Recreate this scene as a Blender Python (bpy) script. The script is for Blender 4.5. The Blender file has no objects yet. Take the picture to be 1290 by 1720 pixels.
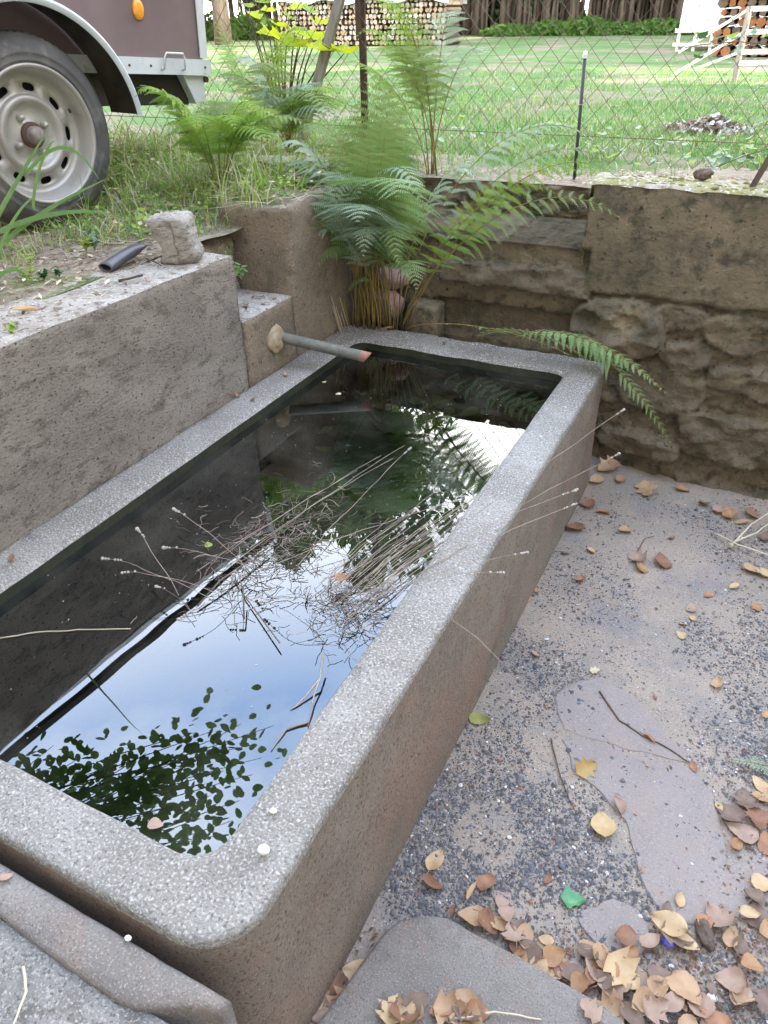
import bpy, bmesh, math, random
from mathutils import Vector, Matrix, noise
random.seed(7)
SC = bpy.context.scene
COL = SC.collection
# ------------------------------------------------------------------ camera
F, CX, CY = 1240.0, 645.0, 860.0           # focal length and centre in photo pixels
CAM = Vector((0, 0, 1.55))
def _axes():
    v1 = Vector((1395-CX, 12-CY, F)); v2 = Vector((2236+CX, CY-85, -F))
    Y = v1.normalized(); X = (v2 - v2.dot(Y)*Y).normalized(); Z = X.cross(Y)
    if Z.y > 0: Z = -Z
    return Matrix((X, Y, Z))               # rows: world axes in camera (x right, y down, z forward)
RW = _axes()
cam_data = bpy.data.cameras.new('camera'); cam = bpy.data.objects.new('camera', cam_data); COL.objects.link(cam)
r_, u_, b_ = RW @ Vector((1,0,0)), RW @ Vector((0,-1,0)), RW @ Vector((0,0,-1))
cam.matrix_world = Matrix(((r_.x,u_.x,b_.x,CAM.x),(r_.y,u_.y,b_.y,CAM.y),(r_.z,u_.z,b_.z,CAM.z),(0,0,0,1)))
cam_data.sensor_fit = 'VERTICAL'; cam_data.sensor_height = 24.0; cam_data.lens = 24.0*F/1720.0
cam_data.clip_start = 0.02; cam_data.clip_end = 2000
SC.camera = cam
SC.render.resolution_x = 768; SC.render.resolution_y = 1024
def ray(u, v): return (RW @ Vector((u-CX, v-CY, F))).normalized()
def onz(u, v, z): d = ray(u, v); return CAM + d*((z-CAM.z)/d.z)
def ony(u, v, y): d = ray(u, v); return CAM + d*((y-CAM.y)/d.y)
def onx(u, v, x): d = ray(u, v); return CAM + d*((x-CAM.x)/d.x)
# ------------------------------------------------------------------ world, sun, exposure
SUN_EL, SUN_AZ = 27.0, 84.0                # azimuth clockwise from +Y
w = bpy.data.worlds.new('World'); SC.world = w; w.use_nodes = True
nt = w.node_tree; N = nt.nodes; L = nt.links
bg = N['Background']
sky = N.new('ShaderNodeTexSky'); sky.sky_type = 'NISHITA'; sky.sun_disc = False
sky.sun_elevation = math.radians(SUN_EL); sky.sun_rotation = math.radians(SUN_AZ)
sky.air_density = 1.0; sky.dust_density = 1.5
tc = N.new('ShaderNodeTexCoord'); mp = N.new('ShaderNodeMapping'); mp.inputs['Scale'].default_value = (1.3, 1.3, 2.6)
nz = N.new('ShaderNodeTexNoise'); nz.inputs['Scale'].default_value = 1.5; nz.inputs['Detail'].default_value = 7; nz.inputs['Roughness'].default_value = .55
rp = N.new('ShaderNodeValToRGB'); rp.color_ramp.elements[0].position = .42; rp.color_ramp.elements[1].position = .68
sx = N.new('ShaderNodeSeparateXYZ'); hr = N.new('ShaderNodeMapRange')
hr.inputs['From Min'].default_value = .50; hr.inputs['From Max'].default_value = .74
hr.inputs['To Min'].default_value = 1.0; hr.inputs['To Max'].default_value = .0
mx = N.new('ShaderNodeMath'); mx.operation = 'MAXIMUM'
m1 = N.new('ShaderNodeMath'); m1.operation = 'MULTIPLY_ADD'; m1.inputs[1].default_value = .50; m1.inputs[2].default_value = .0
mixc = N.new('ShaderNodeMixRGB'); mixc.inputs['Color2'].default_value = (17, 16.2, 15.2, 1)
L.new(tc.outputs['Generated'], mp.inputs['Vector']); L.new(mp.outputs[0], nz.inputs['Vector']); L.new(nz.outputs['Fac'], rp.inputs['Fac'])
L.new(tc.outputs['Generated'], sx.inputs[0]); L.new(sx.outputs['Z'], hr.inputs['Value'])
L.new(rp.outputs['Color'], m1.inputs[0]); L.new(m1.outputs[0], mx.inputs[0]); L.new(hr.outputs[0], mx.inputs[1])
L.new(mx.outputs[0], mixc.inputs['Fac']); veil = N.new('ShaderNodeMixRGB'); veil.inputs['Fac'].default_value = .5; veil.inputs['Color2'].default_value = (6.6, 9.8, 16, 1); L.new(sky.outputs[0], veil.inputs['Color1']); L.new(veil.outputs[0], mixc.inputs['Color1']); L.new(mixc.outputs[0], bg.inputs['Color'])
bg.inputs['Strength'].default_value = 0.13
sl = bpy.data.lights.new('sun', 'SUN'); sl.energy = 5.0; sl.angle = math.radians(.6); sl.color = (1, .93, .8)
so = bpy.data.objects.new('sun', sl); COL.objects.link(so)
a_, e_ = math.radians(SUN_AZ), math.radians(SUN_EL)
sdir = Vector((math.sin(a_)*math.cos(e_), math.cos(a_)*math.cos(e_), math.sin(e_)))
so.rotation_euler = sdir.to_track_quat('Z', 'Y').to_euler()
SC.view_settings.view_transform = 'Standard'; SC.view_settings.look = 'None'; SC.view_settings.gamma = 1
SC.view_settings.exposure = 1.85
# ------------------------------------------------------------------ helpers
def tag(o, label=None, cat=None, group=None, kind=None):
    if label: o['label'] = label
    if cat: o['category'] = cat
    if group: o['group'] = group
    if kind: o['kind'] = kind
    return o
def empty(name, loc, label, cat, group=None, rz=0):
    o = bpy.data.objects.new(name, None); COL.objects.link(o); o.location = loc; o.rotation_euler = (0, 0, rz)
    o.empty_display_size = .05
    return tag(o, label, cat, group)
class MB:
    """collects faces; build() links them as one mesh object"""
    def __init__(s): s.v = []; s.f = []; s.m = []; s.c = []
    def add(s, vs, fs, mi=0, col=None):
        b = len(s.v); s.v += [tuple(p) for p in vs]; s.f += [tuple(b+i for i in f) for f in fs]; s.m += [mi]*len(fs)
        s.c += [col]*len(vs)
    def box(s, lo, hi, mi=0, rot=None, org=None):
        x0,y0,z0 = lo; x1,y1,z1 = hi
        vs = [Vector(p) for p in ((x0,y0,z0),(x1,y0,z0),(x1,y1,z0),(x0,y1,z0),(x0,y0,z1),(x1,y0,z1),(x1,y1,z1),(x0,y1,z1))]
        if rot is not None: vs = [rot @ (p-Vector(org)) + Vector(org) for p in vs]
        s.add(vs, [(0,3,2,1),(4,5,6,7),(0,1,5,4),(1,2,6,5),(2,3,7,6),(3,0,4,7)], mi)
    def tube(s, pts, rad, n=6, mi=0, cap=True):
        pts = [Vector(p) for p in pts]; rs = rad if isinstance(rad, (list, tuple)) else [rad]*len(pts)
        rings = []; ref = None
        for i, p in enumerate(pts):
            t = (pts[min(i+1, len(pts)-1)] - pts[max(i-1, 0)]); t = t.normalized() if t.length > 1e-9 else Vector((0,0,1))
            if ref is None: ref = t.orthogonal().normalized()
            a = (ref - ref.dot(t)*t); a = a.normalized() if a.length > 1e-6 else t.orthogonal().normalized()
            ref = a; b = t.cross(a)
            rings.append([p + (a*math.cos(2*math.pi*k/n) + b*math.sin(2*math.pi*k/n))*rs[i] for k in range(n)])
        vs = [q for r in rings for q in r]; fs = []
        for i in range(len(pts)-1):
            for k in range(n):
                k2 = (k+1) % n; fs.append((i*n+k, i*n+k2, (i+1)*n+k2, (i+1)*n+k))
        if cap: fs.append(tuple(range(n))[::-1]); fs.append(tuple((len(pts)-1)*n+k for k in range(n)))
        s.add(vs, fs, mi)
    def lathe(s, prof, n=48, mi=0, ax='y', org=(0,0,0)):
        """prof: (radius, offset along axis) closed or open"""
        o = Vector(org); vs = []; fs = []
        for r, h in prof:
            for k in range(n):
                a = 2*math.pi*k/n
                if ax == 'y': vs.append(o + Vector((r*math.cos(a), h, r*math.sin(a))))
                else: vs.append(o + Vector((r*math.cos(a), r*math.sin(a), h)))
        for i in range(len(prof)-1):
            for k in range(n):
                k2 = (k+1) % n; fs.append((i*n+k, i*n+k2, (i+1)*n+k2, (i+1)*n+k))
        s.add(vs, fs, mi)
    def prism(s, poly, z0, z1, mi=0):
        n = len(poly); vs = [(p[0], p[1], z0) for p in poly] + [(p[0], p[1], z1) for p in poly]
        s.add(vs, [tuple(range(n))[::-1], tuple(range(n, 2*n))] + [(i, (i+1) % n, n+(i+1) % n, n+i) for i in range(n)], mi)
    def build(s, name, mats, parent=None, smooth=False, loc=None):
        me = bpy.data.meshes.new(name); me.from_pydata(s.v, [], s.f)
        for m in (mats if isinstance(mats, (list, tuple)) else [mats]): me.materials.append(m)
        me.polygons.foreach_set('material_index', s.m)
        if any(c is not None for c in s.c):
            at = me.color_attributes.new('tone', 'FLOAT_COLOR', 'POINT')
            at.data.foreach_set('color', [x for c in s.c for x in ((c if c is not None else 0.5,)*3 + (1,))])
        if smooth: me.polygons.foreach_set('use_smooth', [True]*len(s.f))
        me.update()
        o = bpy.data.objects.new(name, me); COL.objects.link(o)
        if parent is not None: o.parent = parent
        if loc is not None: o.location = loc
        return o
def fbm(p, sc, oct=3):
    v = 0; a = 1; t = 0
    for i in range(oct):
        v += a*noise.noise(Vector(p)*sc*(2**i) + Vector((i*7.3, 1.7, 3.1))); t += a; a *= .5
    return v/t
def clamp(x, a=0., b=1.): return max(a, min(b, x))
def sstep(a, b, x): t = clamp((x-a)/(b-a)); return t*t*(3-2*t)
# ------------------------------------------------------------------ materials
def mat(name, c1, c2=None, c3=None, scale=6, rough=.85, bump=.3, bscale=60, speck=None, spscale=250, metal=0, spec=.3, transl=None, tone=None, blotch=None, stretch=None, bdist=.004, bump2=None):
    m = bpy.data.materials.new(name); m.use_nodes = True
    n = m.node_tree.nodes; l = m.node_tree.links; p = n['Principled BSDF']; out = n['Material Output']
    p.inputs['Roughness'].default_value = rough; p.inputs['Metallic'].default_value = metal; p.inputs['Specular IOR Level'].default_value = spec
    t = n.new('ShaderNodeTexCoord'); src = t.outputs['Object']
    if stretch:
        mpp = n.new('ShaderNodeMapping'); mpp.inputs['Scale'].default_value = stretch; l.new(src, mpp.inputs[0]); src = mpp.outputs[0]
    def nz_(sc, det=6, ro=.6):
        a = n.new('ShaderNodeTexNoise'); a.inputs['Scale'].default_value = sc; a.inputs['Detail'].default_value = det; a.inputs['Roughness'].default_value = ro
        l.new(src, a.inputs['Vector']); return a.outputs['Fac']
    def ramp(fac, a, b):
        r = n.new('ShaderNodeMapRange'); r.inputs['From Min'].default_value = a; r.inputs['From Max'].default_value = b; l.new(fac, r.inputs['Value']); return r.outputs[0]
    def mixn(fac, a, b, mode='MIX'):
        x = n.new('ShaderNodeMixRGB'); x.blend_type = mode
        if isinstance(fac, (int, float)): x.inputs['Fac'].default_value = fac
        else: l.new(fac, x.inputs['Fac'])
        for k, q in (('Color1', a), ('Color2', b)):
            if isinstance(q, tuple): x.inputs[k].default_value = (*q[:3], 1)
            else: l.new(q, x.inputs[k])
        return x.outputs[0]
    col = c1
    if c2: col = mixn(ramp(nz_(scale), .38, .62), col, c2)
    if c3: col = mixn(ramp(nz_(scale*3.3, 4), .52, .66), col, c3)
    if tone:
        at = n.new('ShaderNodeVertexColor'); at.layer_name = 'tone'; col = mixn(at.outputs['Color'], col, tone)
    if blotch:                                 # (colour, scale, lo, hi)
        for bc, bs, lo, hi in blotch: col = mixn(ramp(nz_(bs, 5, .65), lo, hi), col, bc)
    if speck:
        for sc_, scl, lo, hi in speck: col = mixn(ramp(nz_(scl, 2, .5), lo, hi), col, sc_)
    if isinstance(col, tuple): p.inputs['Base Color'].default_value = (*col, 1)
    else: l.new(col, p.inputs['Base Color'])
    if bump:
        b = n.new('ShaderNodeBump'); b.inputs['Strength'].default_value = bump; b.inputs['Distance'].default_value = bdist
        l.new(nz_(bscale, 8, .65), b.inputs['Height']); l.new(b.outputs[0], p.inputs['Normal'])
        if bump2:
            b2 = n.new('ShaderNodeBump'); b2.inputs['Strength'].default_value = 1; b2.inputs['Distance'].default_value = bump2[1]; l.new(nz_(bump2[0], 6, .7), b2.inputs['Height']); l.new(b2.outputs[0], b.inputs['Normal'])
    if transl:
        tr = n.new('ShaderNodeBsdfTranslucent'); ms = n.new('ShaderNodeMixShader'); ms.inputs[0].default_value = transl
        if isinstance(col, tuple): tr.inputs[0].default_value = (*col, 1)
        else: l.new(col, tr.inputs[0])
        l.new(p.outputs[0], ms.inputs[1]); l.new(tr.outputs[0], ms.inputs[2]); l.new(ms.outputs[0], out.inputs['Surface'])
    return m
M = {}
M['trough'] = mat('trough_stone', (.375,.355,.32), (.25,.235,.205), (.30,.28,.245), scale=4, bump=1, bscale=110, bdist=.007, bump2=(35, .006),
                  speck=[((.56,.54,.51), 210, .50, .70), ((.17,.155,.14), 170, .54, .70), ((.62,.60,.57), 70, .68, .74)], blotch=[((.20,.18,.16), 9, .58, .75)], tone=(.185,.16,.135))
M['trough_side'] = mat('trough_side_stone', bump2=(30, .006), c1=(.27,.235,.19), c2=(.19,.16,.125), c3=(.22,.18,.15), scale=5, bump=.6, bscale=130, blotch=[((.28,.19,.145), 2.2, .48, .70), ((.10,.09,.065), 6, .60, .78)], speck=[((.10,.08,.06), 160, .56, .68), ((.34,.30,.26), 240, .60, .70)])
M['algae'] = mat('wet_algae_stone', (.022,.026,.016), (.035,.038,.02), scale=20, rough=.35, bump=.6)
M['concrete'] = mat('old_concrete', bump2=(45, .014), c1=(.42,.365,.30), c2=(.33,.285,.235), c3=(.23,.195,.155), scale=5, bump=1.0, bscale=85, bdist=.008,
                    speck=[((.44,.39,.34), 130, .60, .68), ((.09,.075,.062), 95, .60, .68)], stretch=(1,1,2.2))
M['concrete2'] = mat('ochre_concrete', bump2=(22, .01), c1=(.27,.21,.145), c2=(.20,.16,.115), c3=(.15,.125,.09), scale=6, bump=.8, bscale=90, bdist=.006,
                    speck=[((.40,.34,.27), 160, .62, .7), ((.09,.075,.06), 120, .61, .69)])
M['conc_top'] = mat('pale_concrete_top', (.42,.39,.35), (.29,.26,.22), (.19,.16,.13), scale=9, bump=.8, bscale=80, speck=[((.14,.09,.07), 60, .60, .68), ((.6,.58,.55),140,.62,.68)])
M['step'] = mat('step_concrete', (.33,.315,.29), (.25,.24,.22), (.19,.175,.155), scale=7, bump=1.0, bscale=110, bdist=.008, bump2=(30,.008), speck=[((.46,.44,.41), 240, .52, .66), ((.15,.14,.125), 200, .55, .68), ((.55,.53,.5), 90, .68, .74)])
M['slab'] = mat('sandstone_slab', (.27,.245,.22), (.20,.18,.16), (.25,.20,.17), scale=6, bump=.8, bscale=150, bump2=(28,.006), speck=[((.15,.135,.12), 260, .55, .68), ((.34,.31,.28),300,.56,.68)], blotch=[((.15,.135,.12), 13, .55, .72)])
M['flag'] = mat('flagstone', (.30,.255,.23), (.26,.225,.205), (.31,.245,.21), scale=3.5, bump=.35, bscale=170, speck=[((.2,.18,.17), 160, .60, .72), ((.36,.32,.29), 260, .55, .70)], blotch=[((.28,.25,.235), 8, .55, .75)])
M['render'] = mat('mossy_wall_render', bump2=(26, .014), c1=(.15,.125,.08), c2=(.23,.185,.12), c3=(.08,.072,.05), scale=4.5, bump=.9, bscale=70, bdist=.008, tone=(.165,.135,.095),
                  blotch=[((.075,.07,.05), 7, .52, .72), ((.29,.235,.15), 3.1, .60, .74), ((.07,.075,.035), 13, .56, .72)], speck=[((.27,.25,.19), 60, .68, .75), ((.04,.038,.03), 60, .64, .74)])
M['moss'] = mat('yellow_moss', (.24,.23,.07), (.15,.16,.05), scale=30, bump=1, bscale=200)
M['walltop'] = mat('wall_top_mortar', (.42,.39,.33), (.25,.24,.1), (.22,.17,.1), scale=9, bump=1, bscale=90, bdist=.008, blotch=[((.27,.25,.09), 6, .5, .66)], speck=[((.6,.58,.52), 70, .6, .68)])
M['sand'] = mat('red_sandy_ground', (.365,.295,.235), (.305,.255,.205), (.285,.255,.215), scale=2.6, bump=.6, bscale=170, bdist=.005,
                speck=[((.16,.145,.135), 170, .60, .67), ((.52,.48,.45), 230, .64, .70)], blotch=[((.25,.225,.21), 3.7, .50, .66), ((.22,.155,.135), 1.9, .58, .74)])
M['soil'] = mat('bank_soil', (.29,.235,.175), (.21,.17,.125), (.38,.33,.25), scale=6, bump=1, bscale=60, bdist=.01, speck=[((.42,.37,.29), 90, .62, .7), ((.05,.04,.03), 110, .62, .7)], blotch=[((.12,.16,.05), 2.5, .52, .62)])
M['lawn'] = mat('lawn_ground', (.085,.17,.045), (.12,.215,.06), (.18,.20,.095), scale=1.1, bump=1, bscale=30, bdist=.03, blotch=[((.26,.21,.155), .9, .49, .60)])
M['grass'] = mat('grass_blade', (.12,.27,.07), (.20,.33,.11), scale=3, bump=0, rough=.6, transl=.4)
M['drygrass'] = mat('dry_grass', (.60,.53,.38), (.48,.40,.27), scale=8, bump=0, rough=.8, transl=.25)
M['fern'] = mat('fern_green', (.20,.32,.10), (.28,.41,.17), scale=5, bump=0, rough=.5, spec=.5, transl=.45)
M['fern_olive'] = mat('fern_olive_green', (.17,.25,.06), (.25,.33,.10), scale=5, bump=0, rough=.5, spec=.4, transl=.4)
M['fern_pale'] = mat('fern_pale_green', (.42,.52,.38), (.32,.43,.27), scale=6, bump=0, rough=.42, spec=.6, transl=.4)
M['fern_yellow'] = mat('fern_yellow_green', (.30,.42,.06), (.20,.36,.06), scale=6, bump=0, rough=.5, transl=.45)
M['stem'] = mat('fern_stem', (.28,.20,.055), (.17,.13,.05), scale=12, bump=0, rough=.6)
M['weed'] = mat('weed_leaf', (.28,.42,.08), (.42,.52,.12), scale=10, bump=0, rough=.5, transl=.4)
M['ivy'] = mat('ivy_leaf', (.05,.14,.05), (.08,.20,.07), scale=30, bump=0, rough=.25, spec=.7, transl=.2)
M['maple'] = mat('yellow_maple_leaf', (.62,.66,.03), (.45,.55,.04), scale=6, bump=0, rough=.5, transl=.5)
M['bark'] = mat('bark', (.13,.10,.075), (.08,.065,.05), scale=8, bump=1, bscale=30, bdist=.02, stretch=(1,1,.3))
M['crown'] = mat('tree_foliage', (.055,.10,.03), (.09,.15,.04), scale=.6, bump=0, rough=.6, transl=.3)
M['conifer'] = mat('conifer_foliage', (.035,.065,.03), (.06,.09,.04), scale=.6, bump=0, rough=.7, transl=.15)
M['shrubleaf'] = mat('shrub_leaf', (.08,.17,.03), (.13,.23,.05), scale=4, bump=0, rough=.45, transl=.5)
M['wood'] = mat('weathered_wood', (.34,.31,.28), (.22,.19,.165), (.15,.125,.105), scale=14, bump=1, bscale=60, stretch=(1,1,.15), bdist=.004)
M['rust'] = mat('rusty_steel', (.10,.06,.04), (.05,.04,.035), scale=15, rough=.7, bump=.3)
M['wire'] = mat('rusty_wire', (.20,.145,.11), (.14,.10,.08), scale=9, rough=.7, bump=0, metal=.2)
M['black'] = mat('black_painted_steel', (.02,.022,.028), rough=.4, bump=.1, spec=.5)
M['ply'] = mat('brown_plywood_panel', (.19,.14,.137), (.155,.11,.108), scale=3, rough=.55, bump=.35, bscale=500, bdist=.0008)
M['alu'] = mat('dull_aluminium', (.66,.68,.69), (.58,.60,.61), scale=4, rough=.45, bump=.1, metal=.15, blotch=[((.36,.35,.33), 14, .58, .72)])
M['mud'] = mat('mudguard_plastic', (.52,.57,.58), (.45,.50,.51), scale=3, rough=.4, bump=.1, spec=.5)
M['muddark'] = mat('mudguard_inside', (.06,.05,.045), (.11,.09,.075), scale=9, rough=.9, bump=.5)
M['tyre'] = mat('tyre_rubber', (.085,.082,.08), (.12,.115,.11), scale=10, rough=.8, bump=.4, bscale=70, blotch=[((.20,.185,.165), 9, .54, .7)])
M['rim'] = mat('silver_rim_paint', (.46,.445,.41), (.38,.36,.33), scale=6, rough=.38, metal=.3, bump=.08, blotch=[((.34,.26,.18), 13, .62, .76)])
M['rimrust'] = mat('rusty_hub', (.15,.075,.05), (.09,.06,.05), scale=20, rough=.8, bump=.5)
M['hubgrey'] = mat('hub_grey', (.30,.27,.24), (.18,.14,.12), scale=30, rough=.6, bump=.3)
M['hole'] = mat('dark_opening', (.012,.012,.012), rough=.9, bump=0)
M['dark'] = mat('dark_chassis', (.035,.03,.028), (.05,.042,.035), scale=6, rough=.8, bump=.2)
M['amber'] = mat('amber_reflector_plastic', (.75,.27,.01), (.85,.36,.02), scale=60, rough=.15, bump=.4, bscale=240, spec=.8)
M['pipe'] = mat('algae_grey_pipe', (.19,.18,.15), (.13,.13,.105), scale=25, rough=.6, bump=.3, speck=[((.25,.23,.2), 120,.62,.7)])
M['copper'] = mat('orange_pipe_end', (.42,.21,.16), (.30,.14,.11), scale=40, rough=.6, bump=.2)
M['plaster'] = mat('pale_mortar', (.42,.33,.21), (.33,.26,.17), scale=30, bump=1, bscale=80)
M['tin'] = mat('dull_dark_metal', (.09,.09,.10), (.13,.13,.14), scale=12, rough=.35, metal=.4, bump=.2)
M['pinkrock'] = mat('pink_sandstone', (.46,.29,.25), (.36,.22,.19), (.5,.36,.31), scale=9, bump=1, bscale=60, bdist=.006)
M['white'] = mat('white_plastic_sheet', (.78,.78,.77), rough=.5, bump=.3, bscale=5, bdist=.05)
M['whitewood'] = mat('white_rail_paint', (.7,.68,.62), rough=.7, bump=.2)
M['logend'] = mat('log_end', (.42,.33,.24), (.30,.22,.15), (.18,.12,.08), scale=9, bump=.2)
M['logbark'] = mat('log_bark', (.10,.07,.05), (.15,.11,.08), scale=8, bump=.5)
M['redlog'] = mat('red_brown_log', (.33,.13,.05), (.22,.09,.045), scale=7, bump=.5)
M['lav'] = mat('dead_lavender', (.40,.335,.26), (.25,.20,.16), scale=12, bump=0, rough=.8)
M['lavdark'] = mat('dead_lavender_twigs', (.10,.075,.06), (.19,.155,.13), scale=12, bump=0, rough=.8)
M['lavhead'] = mat('dead_lavender_head', (.46,.42,.38), (.33,.29,.26), scale=40, bump=.5)
M['straw'] = mat('pale_straw', (.66,.60,.44), (.50,.44,.30), scale=12, bump=0)
M['twig'] = mat('brown_twig', (.16,.105,.07), (.10,.07,.05), scale=20, bump=.2)
M['whitepeb'] = mat('white_pebble', (.78,.77,.74), (.62,.6,.57), scale=60, bump=.3)
M['blue'] = mat('blue_glass', (.03,.03,.35), (.12,.12,.5), scale=60, rough=.15, bump=.4, spec=.8)
M['cone'] = mat('dark_wood_lump', (.10,.07,.055), (.17,.125,.10), scale=40, bump=1, bscale=120)
M['housewall'] = mat('house_plaster', (.55,.52,.46), (.48,.45,.40), scale=2, bump=.3)
M['roof'] = mat('roof_tiles', (.25,.11,.07), (.18,.08,.055), scale=4, bump=.6)
M['glass'] = mat('window_glass', (.03,.035,.04), rough=.08, bump=0, spec=.8)
M['barn'] = mat('barn_boards', (.16,.11,.07), (.11,.08,.055), scale=3, bump=.5, stretch=(1,1,.2))
M['lily'] = mat('drowned_leaf', (.20,.21,.05), (.12,.14,.04), scale=12, bump=0)
M['spider'] = mat('pale_cobweb', (.6,.6,.58), rough=.9, bump=0)
LEAFC = [((.46,.27,.14),(.36,.20,.11)), ((.54,.36,.22),(.44,.28,.16)), ((.33,.18,.11),(.24,.125,.08)), ((.62,.46,.28),(.54,.37,.20)),
         ((.46,.32,.24),(.36,.25,.19)), ((.27,.19,.145),(.19,.135,.105)), ((.47,.26,.15),(.34,.17,.10))]
for i, (a, b) in enumerate(LEAFC): M['dl%d' % i] = mat('fallen_leaf_tone', a, b, None, scale=22, rough=.6, bump=.5, bscale=90, transl=.12, speck=[((.17,.10,.065), 75, .68, .76)])
M['yl'] = mat('buff_leaf', (.64,.48,.27), (.56,.39,.20), scale=30, rough=.6, bump=.3, transl=.15)
M['ol'] = mat('ochre_leaf', (.52,.31,.11), (.43,.33,.13), scale=40, rough=.55, bump=.3, transl=.15)
M['gl'] = mat('fading_green_leaf', (.28,.31,.08), (.36,.33,.12), scale=40, rough=.55, bump=.3, transl=.15)
M['pl'] = mat('pale_leaf', (.62,.55,.36), (.5,.42,.25), scale=30, rough=.6, bump=.3)
M['ivygreen'] = mat('fresh_ivy_leaf', (.04,.20,.06), (.10,.30,.12), scale=25, rough=.3, bump=.2, spec=.6)
for k, c in (('g0',(.105,.10,.105)),('g1',(.15,.148,.15)),('g2',(.27,.255,.25)),('g3',(.7,.68,.66)),('g4',(.40,.13,.08)),('g5',(.13,.14,.17))):
    M[k] = mat('gravel_'+{'g0':'charcoal','g1':'grey','g2':'light','g3':'white','g4':'red','g5':'blue_grey'}[k], c, rough=.8, bump=0)
def water_mat():
    m = bpy.data.materials.new('still_water'); m.use_nodes = True; n = m.node_tree.nodes; l = m.node_tree.links
    n.remove(n['Principled BSDF']); out = n['Material Output']
    g = n.new('ShaderNodeBsdfGlossy'); g.inputs['Roughness'].default_value = .0; g.inputs['Color'].default_value = (.90,.95,1,1)
    t = n.new('ShaderNodeBsdfTransparent'); t.inputs['Color'].default_value = (.40,.46,.36,1)
    fr = n.new('ShaderNodeFresnel'); fr.inputs['IOR'].default_value = 2.35
    mxs = n.new('ShaderNodeMixShader'); l.new(fr.outputs[0], mxs.inputs[0]); l.new(t.outputs[0], mxs.inputs[1]); l.new(g.outputs[0], mxs.inputs[2]); df = n.new('ShaderNodeBsdfDiffuse'); df.inputs['Color'].default_value = (.30,.29,.22,1); m3 = n.new('ShaderNodeMixShader')
    tcf = n.new('ShaderNodeTexCoord'); nf = n.new('ShaderNodeTexNoise'); nf.inputs['Scale'].default_value = 5; nf.inputs['Detail'].default_value = 9; nf.inputs['Roughness'].default_value = .7; mr = n.new('ShaderNodeMapRange')
    mr.inputs['From Min'].default_value = .45; mr.inputs['From Max'].default_value = .75; mr.inputs['To Max'].default_value = .10; l.new(tcf.outputs['Object'], nf.inputs['Vector']); l.new(nf.outputs['Fac'], mr.inputs['Value'])
    l.new(mr.outputs[0], m3.inputs[0]); l.new(mxs.outputs[0], m3.inputs[1]); l.new(df.outputs[0], m3.inputs[2]); l.new(m3.outputs[0], out.inputs[0])
    tc = n.new('ShaderNodeTexCoord'); nz = n.new('ShaderNodeTexNoise'); nz.inputs['Scale'].default_value = 7; nz.inputs['Detail'].default_value = 1
    b = n.new('ShaderNodeBump'); b.inputs['Strength'].default_value = .07; b.inputs['Distance'].default_value = .004
    l.new(tc.outputs['Object'], nz.inputs['Vector']); l.new(nz.outputs['Fac'], b.inputs['Height']); l.new(b.outputs[0], g.inputs['Normal']); l.new(b.outputs[0], fr.inputs['Normal'])
    return m
M['water'] = water_mat()
# ================================================================== SETTING
def sheet(name, x0, x1, y0, y1, zf, mt, fine=None, n=(60, 60)):
    """ground sheet; grid lines concentrate where fine=(x0,x1,y0,y1,step) says"""
    def lines(a, b, lo, hi, st):
        xs = [];
        if a < lo:
            d = lo-a; k = 14; xs += [lo - d*((k-i)/k)**2.6 for i in range(k)]
        q = lo
        while q < hi: xs.append(q); q += st
        xs.append(hi)
        if b > hi:
            d = b-hi; k = 14; xs += [hi + d*((i+1)/k)**2.6 for i in range(k)]
        return xs
    fx0, fx1, fy0, fy1, st = fine
    X = lines(x0, x1, fx0, fx1, st); Yv = lines(y0, y1, fy0, fy1, st); nx = len(X)
    vs = [(x, y, zf(x, y)) for y in Yv for x in X]
    fs = [(j*nx+i, j*nx+i+1, (j+1)*nx+i+1, (j+1)*nx+i) for j in range(len(Yv)-1) for i in range(nx-1)]
    mb = MB(); mb.add(vs, fs); return tag(mb.build(name, mt, smooth=True), kind='structure')
def zyard(x, y):
    near = 1 if abs(x) < 3 and abs(y-1) < 4 else 0
    return -.002 + (.005*fbm((x, y, 0), 2.5) + .002*fbm((x, y, 5), 14) if near else 0) + .03*sstep(2.45, 2.75, y)*near*(.5+fbm((x,y,2),3))
sheet('yard_ground', -1.6, 60, -60, 2.85, zyard, M['sand'], fine=(-.7, 1.6, .2, 2.85, .03))
def zlawn(x, y):
    z = .955 + .05*sstep(4.2, 3.0, y)*(1 - sstep(-1.8, -1.5, x)*sstep(-.3, -.6, x))
    if y < 12 and abs(x) < 8: z += .02*fbm((x, y, 0), 1.4)
    return z
sheet('lawn', -400, 400, 3.2, 600, zlawn, M['lawn'], fine=(-6, 3, 3.2, 12, .1))
def zverge(x, y): return zlawn(x, y) + .008 - .035*sstep(3.55, 4.2, y + .6*fbm((x, y, 5), 1.6)) + .006*fbm((x, y, 2), 9)
sheet('verge_soil', -6.5, 6, 3.19, 4.5, zverge, M['soil'], fine=(-5, 2.2, 3.19, 4.5, .05))
def zbank(x, y):
    z = .90 + .05*sstep(-2.3, -1.65, x) + .012*fbm((x, y, 0), 5) + .07*sstep(2.1, 2.7, y) - .07*sstep(3.4, 3.6, y)
    if y > 1.9: z = z + (.93+.07*sstep(2.1,2.7,y)-.90-.05*sstep(-2.3,-1.65,x)-.07*sstep(2.1,2.7,y))*sstep(1.9,2.2,y)*.5
    return z
sheet('left_bank_ground', -60, -1.66, -20, 3.62, zbank, M['soil'], fine=(-4, -1.66, .3, 3.62, .04))

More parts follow.
